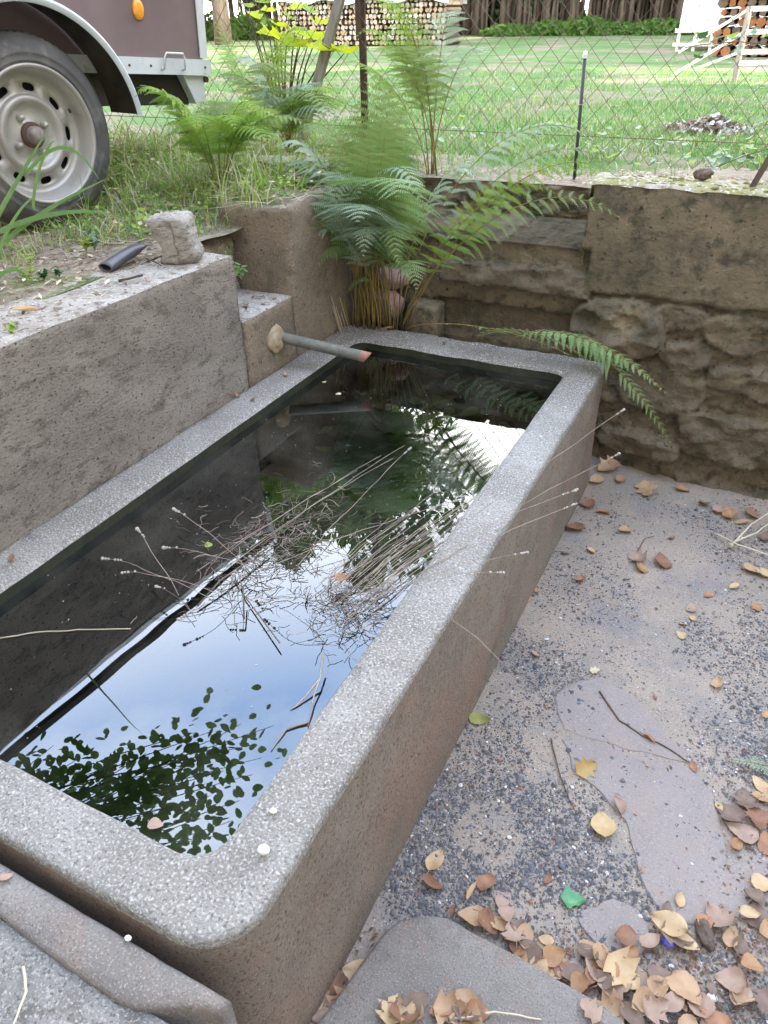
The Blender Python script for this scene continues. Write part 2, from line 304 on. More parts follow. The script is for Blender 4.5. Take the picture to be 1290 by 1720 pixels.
# ------------------------------------------------------------------ stone trough and water
def rrect(x0, x1, y0, y1, rs, seg=8, step=.03):
    """rounded rectangle, counter-clockwise, corner radii in order (x0y0, x1y0, x1y1, x0y1)"""
    cs = [(x0, y0, rs[0], math.pi), (x1, y0, rs[1], 1.5*math.pi), (x1, y1, rs[2], 0), (x0, y1, rs[3], .5*math.pi)]
    sg = [(1,1),(-1,1),(-1,-1),(1,-1)]; pts = []
    NS = [int((x1-x0)/step), int((y1-y0)/step)]*2
    for i, (cx, cy, r, a0) in enumerate(cs):
        ccx, ccy = cx + sg[i][0]*r, cy + sg[i][1]*r
        for k in range(seg+1):
            a = a0 + .5*math.pi*k/seg; pts.append(Vector((ccx + r*math.cos(a), ccy + r*math.sin(a), 0)))
        nx = cs[(i+1) % 4]; nr = nx[2]; j = (i+1) % 4
        e0 = pts[-1]; a1 = nx[3]; e1 = Vector((nx[0]+sg[j][0]*nr + nr*math.cos(a1), nx[1]+sg[j][1]*nr + nr*math.sin(a1), 0))
        for k in range(1, NS[i]): pts.append(e0.lerp(e1, k/NS[i]))
    return pts
ZR, ZW = .50, .463
def build_trough():
    root = empty('stone_trough', (-.95, 1.46, 0), 'long pale weathered stone trough full of dark water between the two walls', 'trough')
    B = dict(x0=-1.475, x1=-.415, y0=.328, y1=2.60)
    def ring(inset, z, inner=False, jit=.0):
        if inner: p = rrect(-1.352-inset, -.531+inset, .432-inset, 2.44+inset, (.05,.06,.03,.05))
        else: p = rrect(B['x0']+inset, B['x1']-inset, B['y0']+inset, B['y1']-inset, (.05,max(.02,.10-inset*.6),.05,.05))
        out = []
        for q in p:
            nn = Vector((fbm((q.x, q.y, z*2), 9), fbm((q.x+5, q.y, z*2), 9), 0))*jit
            far = sstep(2.2, 2.5, q.y)
            nn += Vector((0, fbm((q.x, 3, z), 12)*.022*far, 0))
            out.append(Vector((q.x, q.y, z)) + nn - Vector((-.951, 1.46, 0)) - Vector((.001,0,0)))
        return out
    # same number of points in both outlines is not guaranteed: resample by arc parameter
    def resample(p, n=420):
        d = [0]; m = len(p)
        for i in range(m): d.append(d[-1] + (p[(i+1) % m]-p[i]).length)
        T = d[-1]; out = []; i = 0
        for k in range(n):
            t = T*k/n
            while d[i+1] < t: i += 1
            out.append(p[i].lerp(p[(i+1) % m], (t-d[i])/max(1e-9, d[i+1]-d[i])))
        return out
    def match(pi, po):
        """closest outer-ring point for every inner-ring point keeps quads straight"""
        return pi
    n = 640
    side, top, inn = MB(), MB(), MB()
    def loft(mb, rings, close=True):
        nn = len(rings[0]); vs = [q for r in rings for q in r]
        fs = [(i*nn+k, i*nn+(k+1) % nn, (i+1)*nn+(k+1) % nn, (i+1)*nn+k) for i in range(len(rings)-1) for k in range(nn)]
        mb.add(vs, fs)
    outer = [ring(i_, z_, jit=.003) for i_, z_ in ((-.004,-.05),(-.003,.06),(-.002,.15),(.0,.25),(0,.33),(0,.40),(.0,.45),(.0,.478))]
    outer_r = [resample(r, n) for r in outer]; loft(side, outer_r)
    def toprim(a):         # a: 0 outer edge .. 1 inner edge
        o = resample(ring(0, ZR, jit=.004), n); i = resample(ring(0, ZR, inner=True, jit=.004), n)
        out = []
        for k in range(n):
            p = o[k].lerp(i[k], a); out.append(p)
        return out
    # start index is aligned (both start at the same corner); correct drift by projecting side points
    ins = [.0, .006, .016, .03, .05, .07, .09]
    rim = []
    o0 = resample(ring(.0, .484, jit=.003), n); i0 = resample(ring(0, .485, inner=True, jit=.004), n)
    base_i = [min(i0, key=lambda q, p=p: (q-p).length_squared) for p in o0]
    K = 9; rings = [o0]
    for j in range(1, K):
        a = j/K; rr = []
        for k in range(n):
            p = o0[k].lerp(base_i[k], a); edge = min(a, 1-a)*K/1.0
            z = ZR - .010*max(0, 1-edge)**2 if edge < 1.2 else ZR
            wp = p + Vector((-.95, 1.46, 0))
            chip = max(0, fbm((wp.x, wp.y, 30), 16)-.22)*(1 if j in (1, K-1) else .25); z -= .05*chip
            z += .0035*fbm((wp.x, wp.y, 1), 14) + .0025*fbm((wp.x, wp.y, 4), 45) - .02*sstep(2.35, 2.6, wp.y)*clamp(fbm((wp.x, wp.y, 9), 6)+.15)
            rr.append(Vector((p.x, p.y, z)))
        rings.append(rr)
    rings.append([Vector((p.x, p.y, .490)) for p in base_i])
    # outer bevel
    first = [Vector((p.x, p.y, .478)) for p in outer_r[-1]]
    bev = [Vector(p).lerp(q, .25) + Vector((0,0,.006)) for p, q in zip(o0, rings[1])]
    loft(top, [outer_r[-1], [Vector((p.x, p.y, .490+.002*fbm(p, 30))) for p in o0], [Vector((q.x, q.y, .499+.003*fbm(q, 25))) for q in bev]] + rings[1:])
    lowi = [resample(ring(i_, z_, inner=True, jit=.003), n) for i_, z_ in ((0,.49),(0,.47),(-.002,.44),(-.008,.3),(-.02,.12))]
    loft(inn, lowi); b = len(inn.v); inn.add([tuple(p) for p in lowi[-1]], [tuple(range(n))])
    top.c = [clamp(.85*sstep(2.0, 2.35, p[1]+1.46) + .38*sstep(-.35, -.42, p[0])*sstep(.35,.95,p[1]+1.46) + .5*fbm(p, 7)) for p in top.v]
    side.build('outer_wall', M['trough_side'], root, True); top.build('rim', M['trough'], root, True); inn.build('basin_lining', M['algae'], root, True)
    return root
build_trough()
mbw = MB(); mbw.add([(p.x, p.y, ZW) for p in rrect(-1.36, -.524, .426, 2.46, (.05,.06,.03,.05))], [tuple(range(len(rrect(-1.36, -.524, .426, 2.46, (.05,.06,.03,.05)))))])
tag(mbw.build('water', M['water']), kind='structure')

# ------------------------------------------------------------------ rough blocks: subdivided box with noise
def rough_box(lo, hi, amp=.004, st=.03, topz=None, rnd=.008, freq=12):
    bm = bmesh.new(); lo = Vector(lo); hi = Vector(hi)
    def face(o, a, b, la, lb):
        na, nb = max(1, int(la/st)), max(1, int(lb/st))
        vs = [[bm.verts.new(o + a*(la*i/na) + b*(lb*j/nb)) for i in range(na+1)] for j in range(nb+1)]
        for j in range(nb):
            for i in range(na): bm.faces.new((vs[j][i], vs[j][i+1], vs[j+1][i+1], vs[j+1][i]))
    d = hi-lo; X, Y, Z = Vector((1,0,0)), Vector((0,1,0)), Vector((0,0,1))
    face(lo, Y, X, d.y, d.x); face(lo+Z*d.z, X, Y, d.x, d.y)
    face(lo, X, Z, d.x, d.z); face(lo+Y*d.y, Z, X, d.z, d.x)
    face(lo, Z, Y, d.z, d.y); face(lo+X*d.x, Y, Z, d.y, d.z)
    bmesh.ops.remove_doubles(bm, verts=bm.verts, dist=.0005)
    bm.normal_update()
    c = (lo+hi)/2
    for v in bm.verts:
        p = v.co.copy()
        q = Vector((clamp(p.x, lo.x+rnd, hi.x-rnd), clamp(p.y, lo.y+rnd, hi.y-rnd), clamp(p.z, lo.z+rnd, hi.z-rnd)))
        dd = p-q
        if dd.length > 1e-6 and sum(1 for k in dd if abs(k) > 1e-6) > 1: p = q + dd.normalized()*rnd
        nrm = v.normal
        p += nrm*(amp*fbm(p, freq) + amp*.5*fbm(p, freq*4)) 
        if topz: p.z += topz(p)*clamp((p.z-lo.z)/(hi.z-lo.z))
        v.co = p
    for f in bm.faces: f.smooth = True
    return bm
def bm_obj(name, bm, mats, parent=None, topmat=None):
    me = bpy.data.meshes.new(name)
    for m in (mats if isinstance(mats, (list, tuple)) else [mats]): me.materials.append(m)
    bm.normal_update()
    if topmat is not None:
        for f in bm.faces:
            if f.normal.z > .72: f.material_index = topmat
    bm.to_mesh(me); bm.free(); o = bpy.data.objects.new(name, me); COL.objects.link(o)
    if parent is not None: o.parent = parent
    return o
wa = bm_obj('retaining_wall', rough_box((-1.73, -1.2, .2), (-1.475, 1.885, .95), amp=.006, st=.022, freq=8, topz=lambda p: -.012*(p.y-1.2)/.7*.6 + .006*fbm(p, 10)), [M['concrete'], M['conc_top']], topmat=1)
tag(wa, 'long rough brown concrete retaining wall along the left side of the trough', 'wall')
wb = bm_obj('spout_block', rough_box((-1.86, 1.895, .2), (-1.478, 2.20, .725), amp=.004, st=.02), [M['concrete2'], M['conc_top']], topmat=1)
tag(wb, 'low concrete block with a pale top that the spout pipe comes out of', 'block')
wc = bm_obj('corner_pillar', rough_box((-1.775, 2.20, .2), (-1.476, 2.74, 1.02), amp=.007, st=.022, rnd=.022, topz=lambda p: .018*fbm(p, 9)+.015*sstep(2.25,2.4,p.y)), [M['concrete2'], M['soil']], topmat=1)
tag(wc, 'tall square ochre concrete pier in the corner behind the spout', 'wall')
bh = bm_obj('soil_bank', rough_box((-1.98, 1.889, .2), (-1.70, 2.196, .915), amp=.03, st=.03, rnd=.03, freq=9), [M['soil']]); tag(bh, kind='structure')
# soil filling behind the pier/block is the left bank sheet

# ------------------------------------------------------------------ back wall
def back_wall():
    # (px, py) outlines on the wall plane turned into real stones: centre x, centre z, half w, half h, depth, power
    stones = []
    def st(px0, py0, px1, py1, d, pw=3., tone=.8):
        a = ony(px0, py0, 2.75); b = ony(px1, py1, 2.75)
        stones.append(((a.x+b.x)/2, (a.z+b.z)/2, abs(b.x-a.x)/2, abs(a.z-b.z)/2, d, pw, tone))
    st(745, 430, 990, 500, .05, 9, .9); st(730, 500, 975, 592, -.05, 9, .8); st(690, 560, 735, 600, .02, 3, .9)
    st(1000, 430, 1092, 498, .035, 3, 1.); st(965, 492, 1108, 606, .075, 2.6, .75); st(965, 600, 1050, 680, .02, 4, .6)
    st(1050, 600, 1170, 705, .03, 2.6, .6); st(1110, 570, 1185, 625, .045, 2.4, .6); st(1105, 505, 1180, 560, .03, 2.5, .5)
    st(1010, 715, 1135, 775, .05, 3, .7); st(1010, 780, 1130, 830, .02, 3, .6); st(1150, 683, 1330, 795, .05, 5, .95)
    st(1185, 520, 1290, 600, .02, 2.4, .35); st(1190, 610, 1330, 680, .035, 3, .6); st(1135, 795, 1300, 850, .03, 4, .6)
    rnd = random.Random(3)
    for k in range(26):
        stones.append((.45+rnd.random()*2.6, .05+.6*rnd.random(), .1+.1*rnd.random(), .05+.05*rnd.random(), .03+.03*rnd.random(), 3.2, rnd.random()))
    for k in range(6): stones.append((-1.8+rnd.random()*.6, .1+.35*rnd.random(), .12, .07, .02, 4, .8))
    step = .0095; x0, x1 = -1.96, 3.2; nx = int((x1-x0)/step); nz_ = int(1.07/step); mb = MB(); vs = []; cs = []
    for j in range(nz_+1):
        for i in range(nx+1):
            x = x0+(x1-x0)*i/nx; z = -.03+1.10*j/nz_
            wx = x + .03*fbm((x, 0, z), 6, 4) + .01*fbm((x, 0, z), 30); wz = z + .03*fbm((x, 5, z), 6, 4) + .01*fbm((x, 5, z), 30)
            d = -.012; tone = .15
            lim = .70 + .05*fbm((x, 0, 3), 3) + .02*fbm((x, 0, 3), 15)       # lower edge of the plaster coat
            if x < -.56: lim = .845 + .02*fbm((x, 1, 3), 5)
            ren = sstep(lim-.012, lim+.012, z)*(1-.0*x)
            cv = 1 if (-1.5 < x + .02*fbm((x, 8, z), 6) < -.585 and z > .845 + .012*fbm((x, 4, 1), 9)) else 0
            best = -9
            for (cx, cz, hw, hh, dd, pw, tn) in stones:
                r = (abs((wx-cx)/hw)**pw + abs((wz-cz)/hh)**pw)
                if r < 1.25:
                    prof = clamp((1.15-r)*5)**.8 if r < 1.15 else 0
                    if prof: prof *= .72 + .9*fbm((x*1.3, cx*9, z*2), 7) + .25*(x-cx)/hw*math.sin(cx*40)
                    q = dd*prof if dd > 0 else dd
                    if q > best and r < 1.15: best = q; tone = tn*sstep(1.15, 1., r) + .15*sstep(1., 1.15, r)
            if best > -9: d = -.012 + best + .012
            vd = noise.voronoi(Vector((wx*9.5+.08*math.sin(z*60), 3.3, wz*14)))[0]; crack = sstep(.0, .16, vd[1]-vd[0])
            rub = sstep(-.56, -.50, x)*(best < .01)
            rough = .007*fbm((x, 0, z), 13) + .012*fbm((x, 2, z), 28) + .006*noise.noise(Vector((x*70, 0, z*90)))
            d += rub*(-.008+.017*crack*(.6+.8*noise.cell(Vector((vd[0]*0+wx*9.5, 3.3, wz*14)))*0+.4*vd[0])); 
            if rub: tone = max(tone, .5*crack)
            d = d*(1-ren) + .022*ren; tone = tone*(1-ren)
            if x < -.55 and z < .84: rough *= .8
            d += rough*(1-.65*ren) - cv*(.44 - .03*fbm((x, 6, z), 12, 4))
            zz = z if j < nz_ else 1.066 + .006*fbm((x, 0, 0), 8)
            if cv: zz = .845 + (zz-.845)*.57
            vs.append((x, 2.75-d, zz)); cs.append(tone)
    b = len(mb.v); fs = [(j*(nx+1)+i, j*(nx+1)+i+1, (j+1)*(nx+1)+i+1, (j+1)*(nx+1)+i) for j in range(nz_) for i in range(nx)]
    mb.v = vs; mb.f = fs; mb.m = [0]*len(fs); mb.c = cs
    root = empty('back_wall', (0, 2.85, 0), 'old mossy plaster and rubble stone wall across the far end of the yard', 'wall')
    body = mb.build('wall_face', M['render'], None, True); body.parent = root; body.location = (0, -2.85, 0)
    t = MB(); n2 = 260
    rows = [(2.725, 1.064), (2.735, 1.074), (2.78, 1.078), (2.84, 1.076), (2.90, 1.072), (2.955, 1.065), (3.0, 1.055), (3.08, 1.035), (3.16, 1.015), (3.25, .985), (3.26, .9)]
    vs = []
    for (y, z) in rows:
        for i in range(n2+1):
            x = x0+(x1-x0)*i/n2
            vs.append((x, y-2.85 + .008*fbm((x, y, 0), 16), z + .012*fbm((x, y*3, 0), 14)*(z > 1)))
    for jj in (0, 1):
        t.add(vs if jj == 0 else [], [], 0)
        for j in range(len(rows)-1):
            for i in range(n2):
                if not (-1.5 < x0+(x1-x0)*(i+.5)/n2 < -.585):
                    if jj == 0: t.f.append((j*(n2+1)+i, j*(n2+1)+i+1, (j+1)*(n2+1)+i+1, (j+1)*(n2+1)+i)); t.m.append(0 if j < 5 else 1)
    for xe, sg in ((-1.5, 1), (-.585, 1)):       # end faces of the wall on both sides of the gap
        q = [(xe+.01*fbm((xe, a, b), 9), a-2.85, b) for a, b in ((2.735,.80),(3.24,.80),(3.24,.98),(2.95,1.06),(2.735,1.062))]; t.add(q, [(0,1,2,3,4)], 0)
    t.build('wall_top', [M['walltop'], M['soil']], root, True)
back_wall()
def world_child(o, root):
    o.parent = root; o.matrix_parent_inverse = (Matrix.Translation(root.location) @ root.rotation_euler.to_matrix().to_4x4()).inverted(); return o
# ------------------------------------------------------------------ concrete step block, front left
def step_block():
    root = empty('step_block', (-1.1, -.3, 0), 'grey weathered concrete step beside the near end of the trough', 'step')
    zt = .472
    bm = rough_box((-2.4, -1.2, 0), (-.412, .255, zt-.004), amp=.005, st=.03, rnd=.02, freq=9)
    world_child(bm_obj('main_slab', bm, M['step']), root)
    # narrow edging stone laid along the far edge, cut at an angle at its right end
    mb = MB(); x0 = -2.4; n = 90; rows = []
    for i in range(n+1):
        x = x0 + (-.40-x0)*i/n; yb = .305 + .004*fbm((x, 0, 0), 20); yf = .262 - .028*sstep(-.9, -.52, x) + .035*sstep(-.50, -.40, x)*1.0
        yf = .258 - .02*sstep(-1.0, -.55, x) + .045*sstep(-.53, -.402, x)
        zz = lambda y: zt + .006 + .003*fbm((x, y, 0), 25)
        rows.append([(x, yb, .02), (x, yb, zt-.006), (x, yb-.006, zz(yb)-.001), (x, (yb+yf)/2, zz(.28)), (x, yf+.004, zz(yf)), (x, yf, zt-.002), (x, yf, .02)])
    vs = [p for r in rows for p in r]; k = 7
    mb.add(vs, [(i*k+j, i*k+j+1, (i+1)*k+j+1, (i+1)*k+j) for i in range(n) for j in range(k-1)] + [tuple(n*k+j for j in range(k))])
    world_child(mb.build('edging_slab', M['slab'], None, True), root)
step_block()
# ------------------------------------------------------------------ flat stones in the yard
def flat_stone(name, poly, z0, z1, mt, label, amp=.003):
    bm = bmesh.new(); n = len(poly); pts = []
    for i in range(n):
        a = Vector((*poly[i], 0)); b = Vector((*poly[(i+1) % n], 0)); m = max(2, int((b-a).length/.02))
        for k in range(m): pts.append(a.lerp(b, k/m))
    for _ in range(6 if z1 > .03 else 1): pts = [(pts[i-1] + pts[i]*2 + pts[(i+1) % len(pts)])/4 for i in range(len(pts))]
    c = sum(pts, Vector())/len(pts)
    loops = []
    for s_, z in ((1.0, z0), (1.0, z1-(.012 if z1 > .03 else .003)), (.985, z1-(.003 if z1 > .03 else 0)), (.96, z1), (.8, z1), (.55, z1), (.25, z1)):
        lp = []
        for p in pts:
            q = c + (p-c)*s_; q = q + Vector((fbm(q, 14), fbm(q+Vector((3,3,3)), 14), 0))*(.006 if z1 > .03 else .022)
            lp.append(bm.verts.new((q.x, q.y, z + amp*fbm(q, 9)*(s_ < .99))))
        loops.append(lp)
    for a, b in zip(loops, loops[1:]):
        for i in range(len(pts)): bm.faces.new((a[i], a[(i+1) % len(pts)], b[(i+1) % len(pts)], b[i]))
    bm.faces.new(loops[-1])
    for f in bm.faces: f.smooth = True
    return tag(bm_obj(name, bm, mt), label, 'paving stone')
def P2(pts, z=0): return [tuple(onz(u, v, z)[:2]) for u, v in pts]
flat_stone('stone_slab', P2([(612,1610),(640,1560),(690,1525),(735,1530),(820,1575),(1000,1675),(1090,1740)], .05)+[(.13,.35),(-.42,.35)], -.03, .05, M['slab'], 'grey sandstone slab with a rounded corner, raised above the gravel and edged by brown leaves')
flat_stone('flagstone', P2([(942,1240),(1000,1243),(1060,1262),(1165,1292),(1200,1340),(1218,1420),(1224,1520),(1190,1560),(1130,1550),(1085,1500),(1066,1440),(1058,1390),(1010,1330),(965,1300)]), -.03, .0012, M['flag'], 'large smooth pinkish grey flagstone in the middle of the gravel yard')
flat_stone('flagstone', P2([(930,1165),(1010,1130),(1090,1190),(1158,1282),(1060,1258),(945,1228)]), -.03, .0012, M['flag'], 'small dusty flagstone under a brown twig, next to the large flagstone')
flat_stone('flagstone', P2([(1222,1450),(1290,1440),(1310,1545),(1240,1545),(1205,1510)]), -.03, .0012, M['flag'], 'pale flagstone fragment at the right edge beside the brown leaf litter')
flat_stone('flagstone', P2([(960,1530),(1030,1508),(1075,1530),(1100,1575),(1060,1610),(1000,1590)]), -.03, .0012, M['flag'], 'small grey flagstone just below the green ivy leaf')
# ------------------------------------------------------------------ gravel: countless small stones, one object
def pebble(mb, p, r, mi):
    ico = [(0,0,1),(.9,0,.35),(.28,.85,.35),(-.73,.53,.35),(-.73,-.53,.35),(.28,-.85,.35),(0,0,-.6)]
    fs = [(0,1,2),(0,2,3),(0,3,4),(0,4,5),(0,5,1),(6,2,1),(6,3,2),(6,4,3),(6,5,4),(6,1,5)]
    a = random.random()*6.3; ca, sa = math.cos(a), math.sin(a); sx, sy, sz = r*random.uniform(.7,1.3), r*random.uniform(.6,1.), r*random.uniform(.5,.9)
    vs = []
    for x, y, z in ico:
        x *= sx*random.uniform(.8,1.15); y *= sy*random.uniform(.8,1.15); z *= sz
        vs.append((p[0]+x*ca-y*sa, p[1]+x*sa+y*ca, p[2]+z))
    mb.add(vs, fs, mi)
def gravel():
    mb = MB(); n = 0; rnd = random.Random(5)
    while n < 27000:
        u, v = rnd.uniform(640, 1330), rnd.uniform(830, 1740)
        p = onz(u, v, 0)
        if p.x < -.44 or p.y > 2.75: continue
        dens = .04 + .9*sstep(.0, .24, fbm((p.x, p.y, 7), 3.1, 4))
        for (x, y, r, k) in ((-.3,1.95,.25,.8),(-.18,1.55,.2,.8),(-.3,1.25,.22,.7),(.1,1.85,.25,.5),(-.2,1.08,.25,.8),(-.02,.98,.2,.7),(.25,1.9,.3,.8),(.2,1.5,.15,.5),(.28,.85,.25,.3)):
            d = math.hypot(p.x-x, p.y-y)/r
            if d < 1: dens += k*(1-d)
        for (x, y, r) in ((.13,1.2,.16),(.0,1.62,.17),(-.14,1.3,.10),(-.42,1.3,.06),(-.25,1.0,.07),(.02,2.0,.14)):
            if math.hypot(p.x-x, p.y-y) < r*(1+1.6*fbm((p.x,p.y,1),7)): dens *= .18
        if rnd.random() > dens: continue
        r = .0023*math.exp(rnd.gauss(0, .45)); r = min(r, .0085)
        q = rnd.random(); mi = 0 if q < .28 else 1 if q < .62 else 2 if q < .80 else 5 if q < .965 else 3 if q < .99 else 4
        pebble(mb, (p.x, p.y, zyard(p.x, p.y)+r*.25), r, mi); n += 1
    tag(mb.build('gravel', [M['g0'], M['g1'], M['g2'], M['g3'], M['g4'], M['g5']]), 'scattered fine dark grey gravel over the sandy yard', 'gravel', kind='stuff')
gravel()
# ------------------------------------------------------------------ trailer
def trailer():
    ph = math.radians(82); C0 = Vector((-2.42, 2.06, .90)); R = .315
    root = empty('trailer', C0, 'small brown plywood box trailer with grey mudguard parked on the left bank', 'trailer', rz=ph)
    root.rotation_euler = (0, math.radians(4), ph)
    b = MB(); top = 1.24
    xr = 1.0; xl = -1.45; y0, y1 = .16, 1.45
    def body(lo, hi, name, mt, bev=None): m = MB(); m.box(lo, hi); return m.build(name, mt, root)
    body((xl, y0+.004, .555), (xr-.03, y0+.02, top), 'side_panel', M['ply'])
    body((xl, y1-.02, .555), (xr-.03, y1-.004, top), 'side_panel', M['ply'])
    body((xr-.03, y0+.03, .555), (xr-.012, y1-.03, top-.002), 'end_panel', M['ply'])
    body((xl-.02, y0+.03, .555), (xl-.002, y1-.03, top-.002), 'end_panel', M['ply'])
    body((xl, y0+.022, .53), (xr-.032, y1-.022, .545), 'floor_panel', M['ply'])
    body((xl-.01, y0, top), (xr-.052, y0+.03, top+.03), 'top_rail', M['alu'])
    for yy in (y0, y1-.03): body((xl-.05, yy, top+.10), (xr+.02, yy+.032, top+.14), 'rack_bar', M['dark'])
    for yy in (y0-.004, y1-.026):                            # corner posts: angle profile
        m = MB(); m.box((xr-.05, yy, .577), (xr-.006, yy+.004, top+.099)); m.box((xr-.010, yy+.0045, .577), (xr-.004, yy+.03, top+.098)); m.box((xr-.052, yy-.003, .577), (xr-.044, yy-.0005, top+.095))
        m.build('corner_post', M['alu'], root)
    m = MB(); zb = .512; zt = .572                         # bottom side rail, a folded channel
    m.box((xl, y0-.012, zb), (xr, y0-.006, zt)); m.box((xl, y0-.0055, zt-.006), (xr-.001, y0+.03, zt-.001)); m.box((xl, y0-.0055, zb+.001), (xr-.001, y0+.035, zb+.006)); m.box((xr-.006, y0-.0052, zb+.0065), (xr-.0015, y0+.9, zt-.0065))
    rail = m.build('side_rail', M['alu'], root)
    h = MB()
    for x in (.55, .66, .965): h.lathe([(.0001, -.0145), (.005, -.0145), (.005, -.012)], n=12, org=(x, y0, (zb+zt)/2))
    h.build('bolt', M['rust'], rail)
    m = MB(); a, bx = .715, .83                             # lashing handle
    m.tube([(a, y0-.012, zb+.018), (a, y0-.03, zb+.02), (a+.002, y0-.036, zt+.0), (a+.012, y0-.038, zt+.018), (bx-.012, y0-.038, zt+.018), (bx-.002, y0-.036, zt), (bx, y0-.03, zb+.02), (bx, y0-.012, zb+.018)], .0045, n=8)
    m.build('lashing_handle', M['alu'], root, True)
    m = MB(); ns = 28; vs = []                                # amber oval reflector
    cx, cz = .64, .735
    for rr, dy in ((1, 0), (1, -.006), (.8, -.011), (.4, -.013)):
        for k in range(ns): vs.append((cx+.027*rr*math.cos(2*math.pi*k/ns), y0+.003+dy, cz+.036*rr*math.sin(2*math.pi*k/ns)))
    m.add(vs, [(i*ns+k, i*ns+(k+1) % ns, (i+1)*ns+(k+1) % ns, (i+1)*ns+k) for i in range(3) for k in range(ns)] + [tuple(3*ns+k for k in range(ns))])
    m.build('side_reflector', M['amber'], root, True)
    m = MB(); m.box((-1.2, y0+.06, .395), (xr-.085, y0+.10, .512)); m.box((.25, y0+.1005, .40), (xr-.1, y0+.9, .50)); m.box((-1.2, 1.2, .395), (xr-.085, 1.25, .512))
    m.box((-.5, .32, .285), (.5, 1.1, .34)); m.build('chassis_beam', M['dark'], root)
    m = MB(); m.add([(xr-.15, y0+.01, .511), (xr-.03, y0+.01, .511), (xr-.03, y0+.01, .40), (xr-.085, y0+.01, .40), (xr-.15, y0+.05, .511), (xr-.03, y0+.05, .511), (xr-.03, y0+.05, .40), (xr-.085, y0+.05, .40)],
          [(0,3,2,1),(4,5,6,7),(0,1,5,4),(1,2,6,5),(2,3,7,6),(3,0,4,7)]); m.build('corner_bracket', M['alu'], root)
    m = MB(); m.lathe([(.0001,0),(.013,0),(.013,.02),(.0001,.02)], n=10, org=(xr-.02, y0+.0, zb-.016)); m.build('hinge_bolt', M['rust'], root)
    # axle
    m = MB(); m.lathe([(.025, .12), (.025, 1.35)], n=16, org=(0, 0, R)); m.build('axle', M['dark'], root)
    # wheels
    def wheel(yo, s):
        e = MB(); W = .165
        prof = [(.200,0),(.212,-.004),(.219,-.006),(.221,-.0085),(.224,-.006),(.240,-.006),(.243,-.0085),(.247,-.006),(.262,.0),(.276,.008),(.288,.018),(.296,.030),(.300,.045)]
        tp = [(r, y) for r, y in prof] + [(.300, W-.045)] + [(r, W-y) for r, y in reversed(prof)]
        tread = []
        for i, (r, y) in enumerate(tp): tread.append((r, y))
        e.lathe([(r, yo + s*y) for r, y in tread], n=96)
        for gy in (.055, .082, .11): e.lathe([(.3015, yo+s*(gy-.008)), (.3045, yo+s*(gy-.006)), (.3045, yo+s*(gy+.006)), (.3015, yo+s*(gy+.008))], n=96)
        for k in range(70):                                  # tread shoulder blocks
            a = 2*math.pi*k/70; c_, s_ = math.cos(a), math.sin(a); t_ = .009
            vs = []
            for (r, y) in ((.285,.0145),(.2985,.036),(.3035,.044),(.288,.05)):
                for sg in (-1, 1): vs.append((r*c_ - sg*t_*s_, yo+s*y, r*s_ + sg*t_*c_))
            e.add(vs, [(0,1,3,2),(2,3,5,4),(4,5,7,6)])
        wo = MB(); wl = bpy.data.objects.new('wheel', None); COL.objects.link(wl); wl.parent = root; wl.location = (0, 0, R); wl.scale = (1.05,1.0,1.05)
        e.build('tyre', M['tyre'], wl, True)
        rm = MB(); g = lambda pr: [(r, yo+s*y) for r, y in pr]
        # rim lip, barrel, dished disc, hub well
        rm.lathe(g([(.212,.004),(.214,-.006),(.209,-.010),(.203,-.006),(.199,.004),(.193,.012),(.188,.034),(.184,.052),(.180,.060),(.168,.062)]), n=96)
        rm.lathe(g([(.126,.054),(.121,.044),(.114,.039),(.106,.040),(.097,.050),(.090,.060),(.080,.064),(.045,.062),(.040,.056)]), n=72)
        # ring with slots between r=.126 and .168
        nh = 9; seg = 14; vs = []; fs = []
        def yy(r): return yo + s*(.054 + (r-.126)/.042*.008)
        for hI in range(nh):
            a0 = 2*math.pi*hI/nh; aw = 2*math.pi/nh
            # slot ellipse half sizes
            rc, hw, hh = .147, .0235, .0125
            b0 = len(vs); inner = []; outer = []
            for k in range(24):
                t = 2*math.pi*k/24; ct, st_ = math.cos(t), math.sin(t)
                pe = (abs(ct)**1.3*(1 if ct > 0 else -1)*hw*.5*1.9/ .95 *.5, 0)
                ex = hw*(abs(ct)**.7)*(1 if ct > 0 else -1); ey = hh*(abs(st_)**.7)*(1 if st_ > 0 else -1)
                ang = a0 + ex/rc; r = rc + ey; inner.append((ang, r))
                # outer cell boundary
                m_ = max(abs(ct), abs(st_)); ang2 = a0 + aw/2*ct/m_; r2 = rc + .021*st_/m_; outer.append((ang2, clamp(r2, .126, .168)))
            P = lambda ar, dy=0: (ar[1]*math.cos(ar[0]), yy(ar[1])+dy, ar[1]*math.sin(ar[0]))
            vs += [P(q) for q in outer] + [P(q, s*.0015) for q in inner] + [P((q[0], rc+(q[1]-rc)*.93), s*.010) for q in inner]
            for k in range(24):
                k2 = (k+1) % 24; fs.append((b0+k, b0+k2, b0+24+k2, b0+24+k)); fs.append((b0+24+k, b0+24+k2, b0+48+k2, b0+48+k))
        rm.add(vs, fs)
        rim = rm.build('rim', M['rim'], wl, True)
        bk = MB(); bk.lathe(g([(.0001,.085),(.185,.085)]), n=48); bk.build('brake_drum', M['hole'], wl)  # near-black disc stands for the shade seen through the wheel slots
        hb = MB(); hb.lathe(g([(.041,.064),(.041,.044),(.036,.038),(.030,.040)]), n=32); hb.build('hub_ring', M['rimrust'], wl, True)
        cp = MB(); cp.lathe(g([(.030,.045),(.029,.020),(.024,.012),(.0001,.010)]), n=28); cp.build('hub_cap', M['hubgrey'], wl, True)
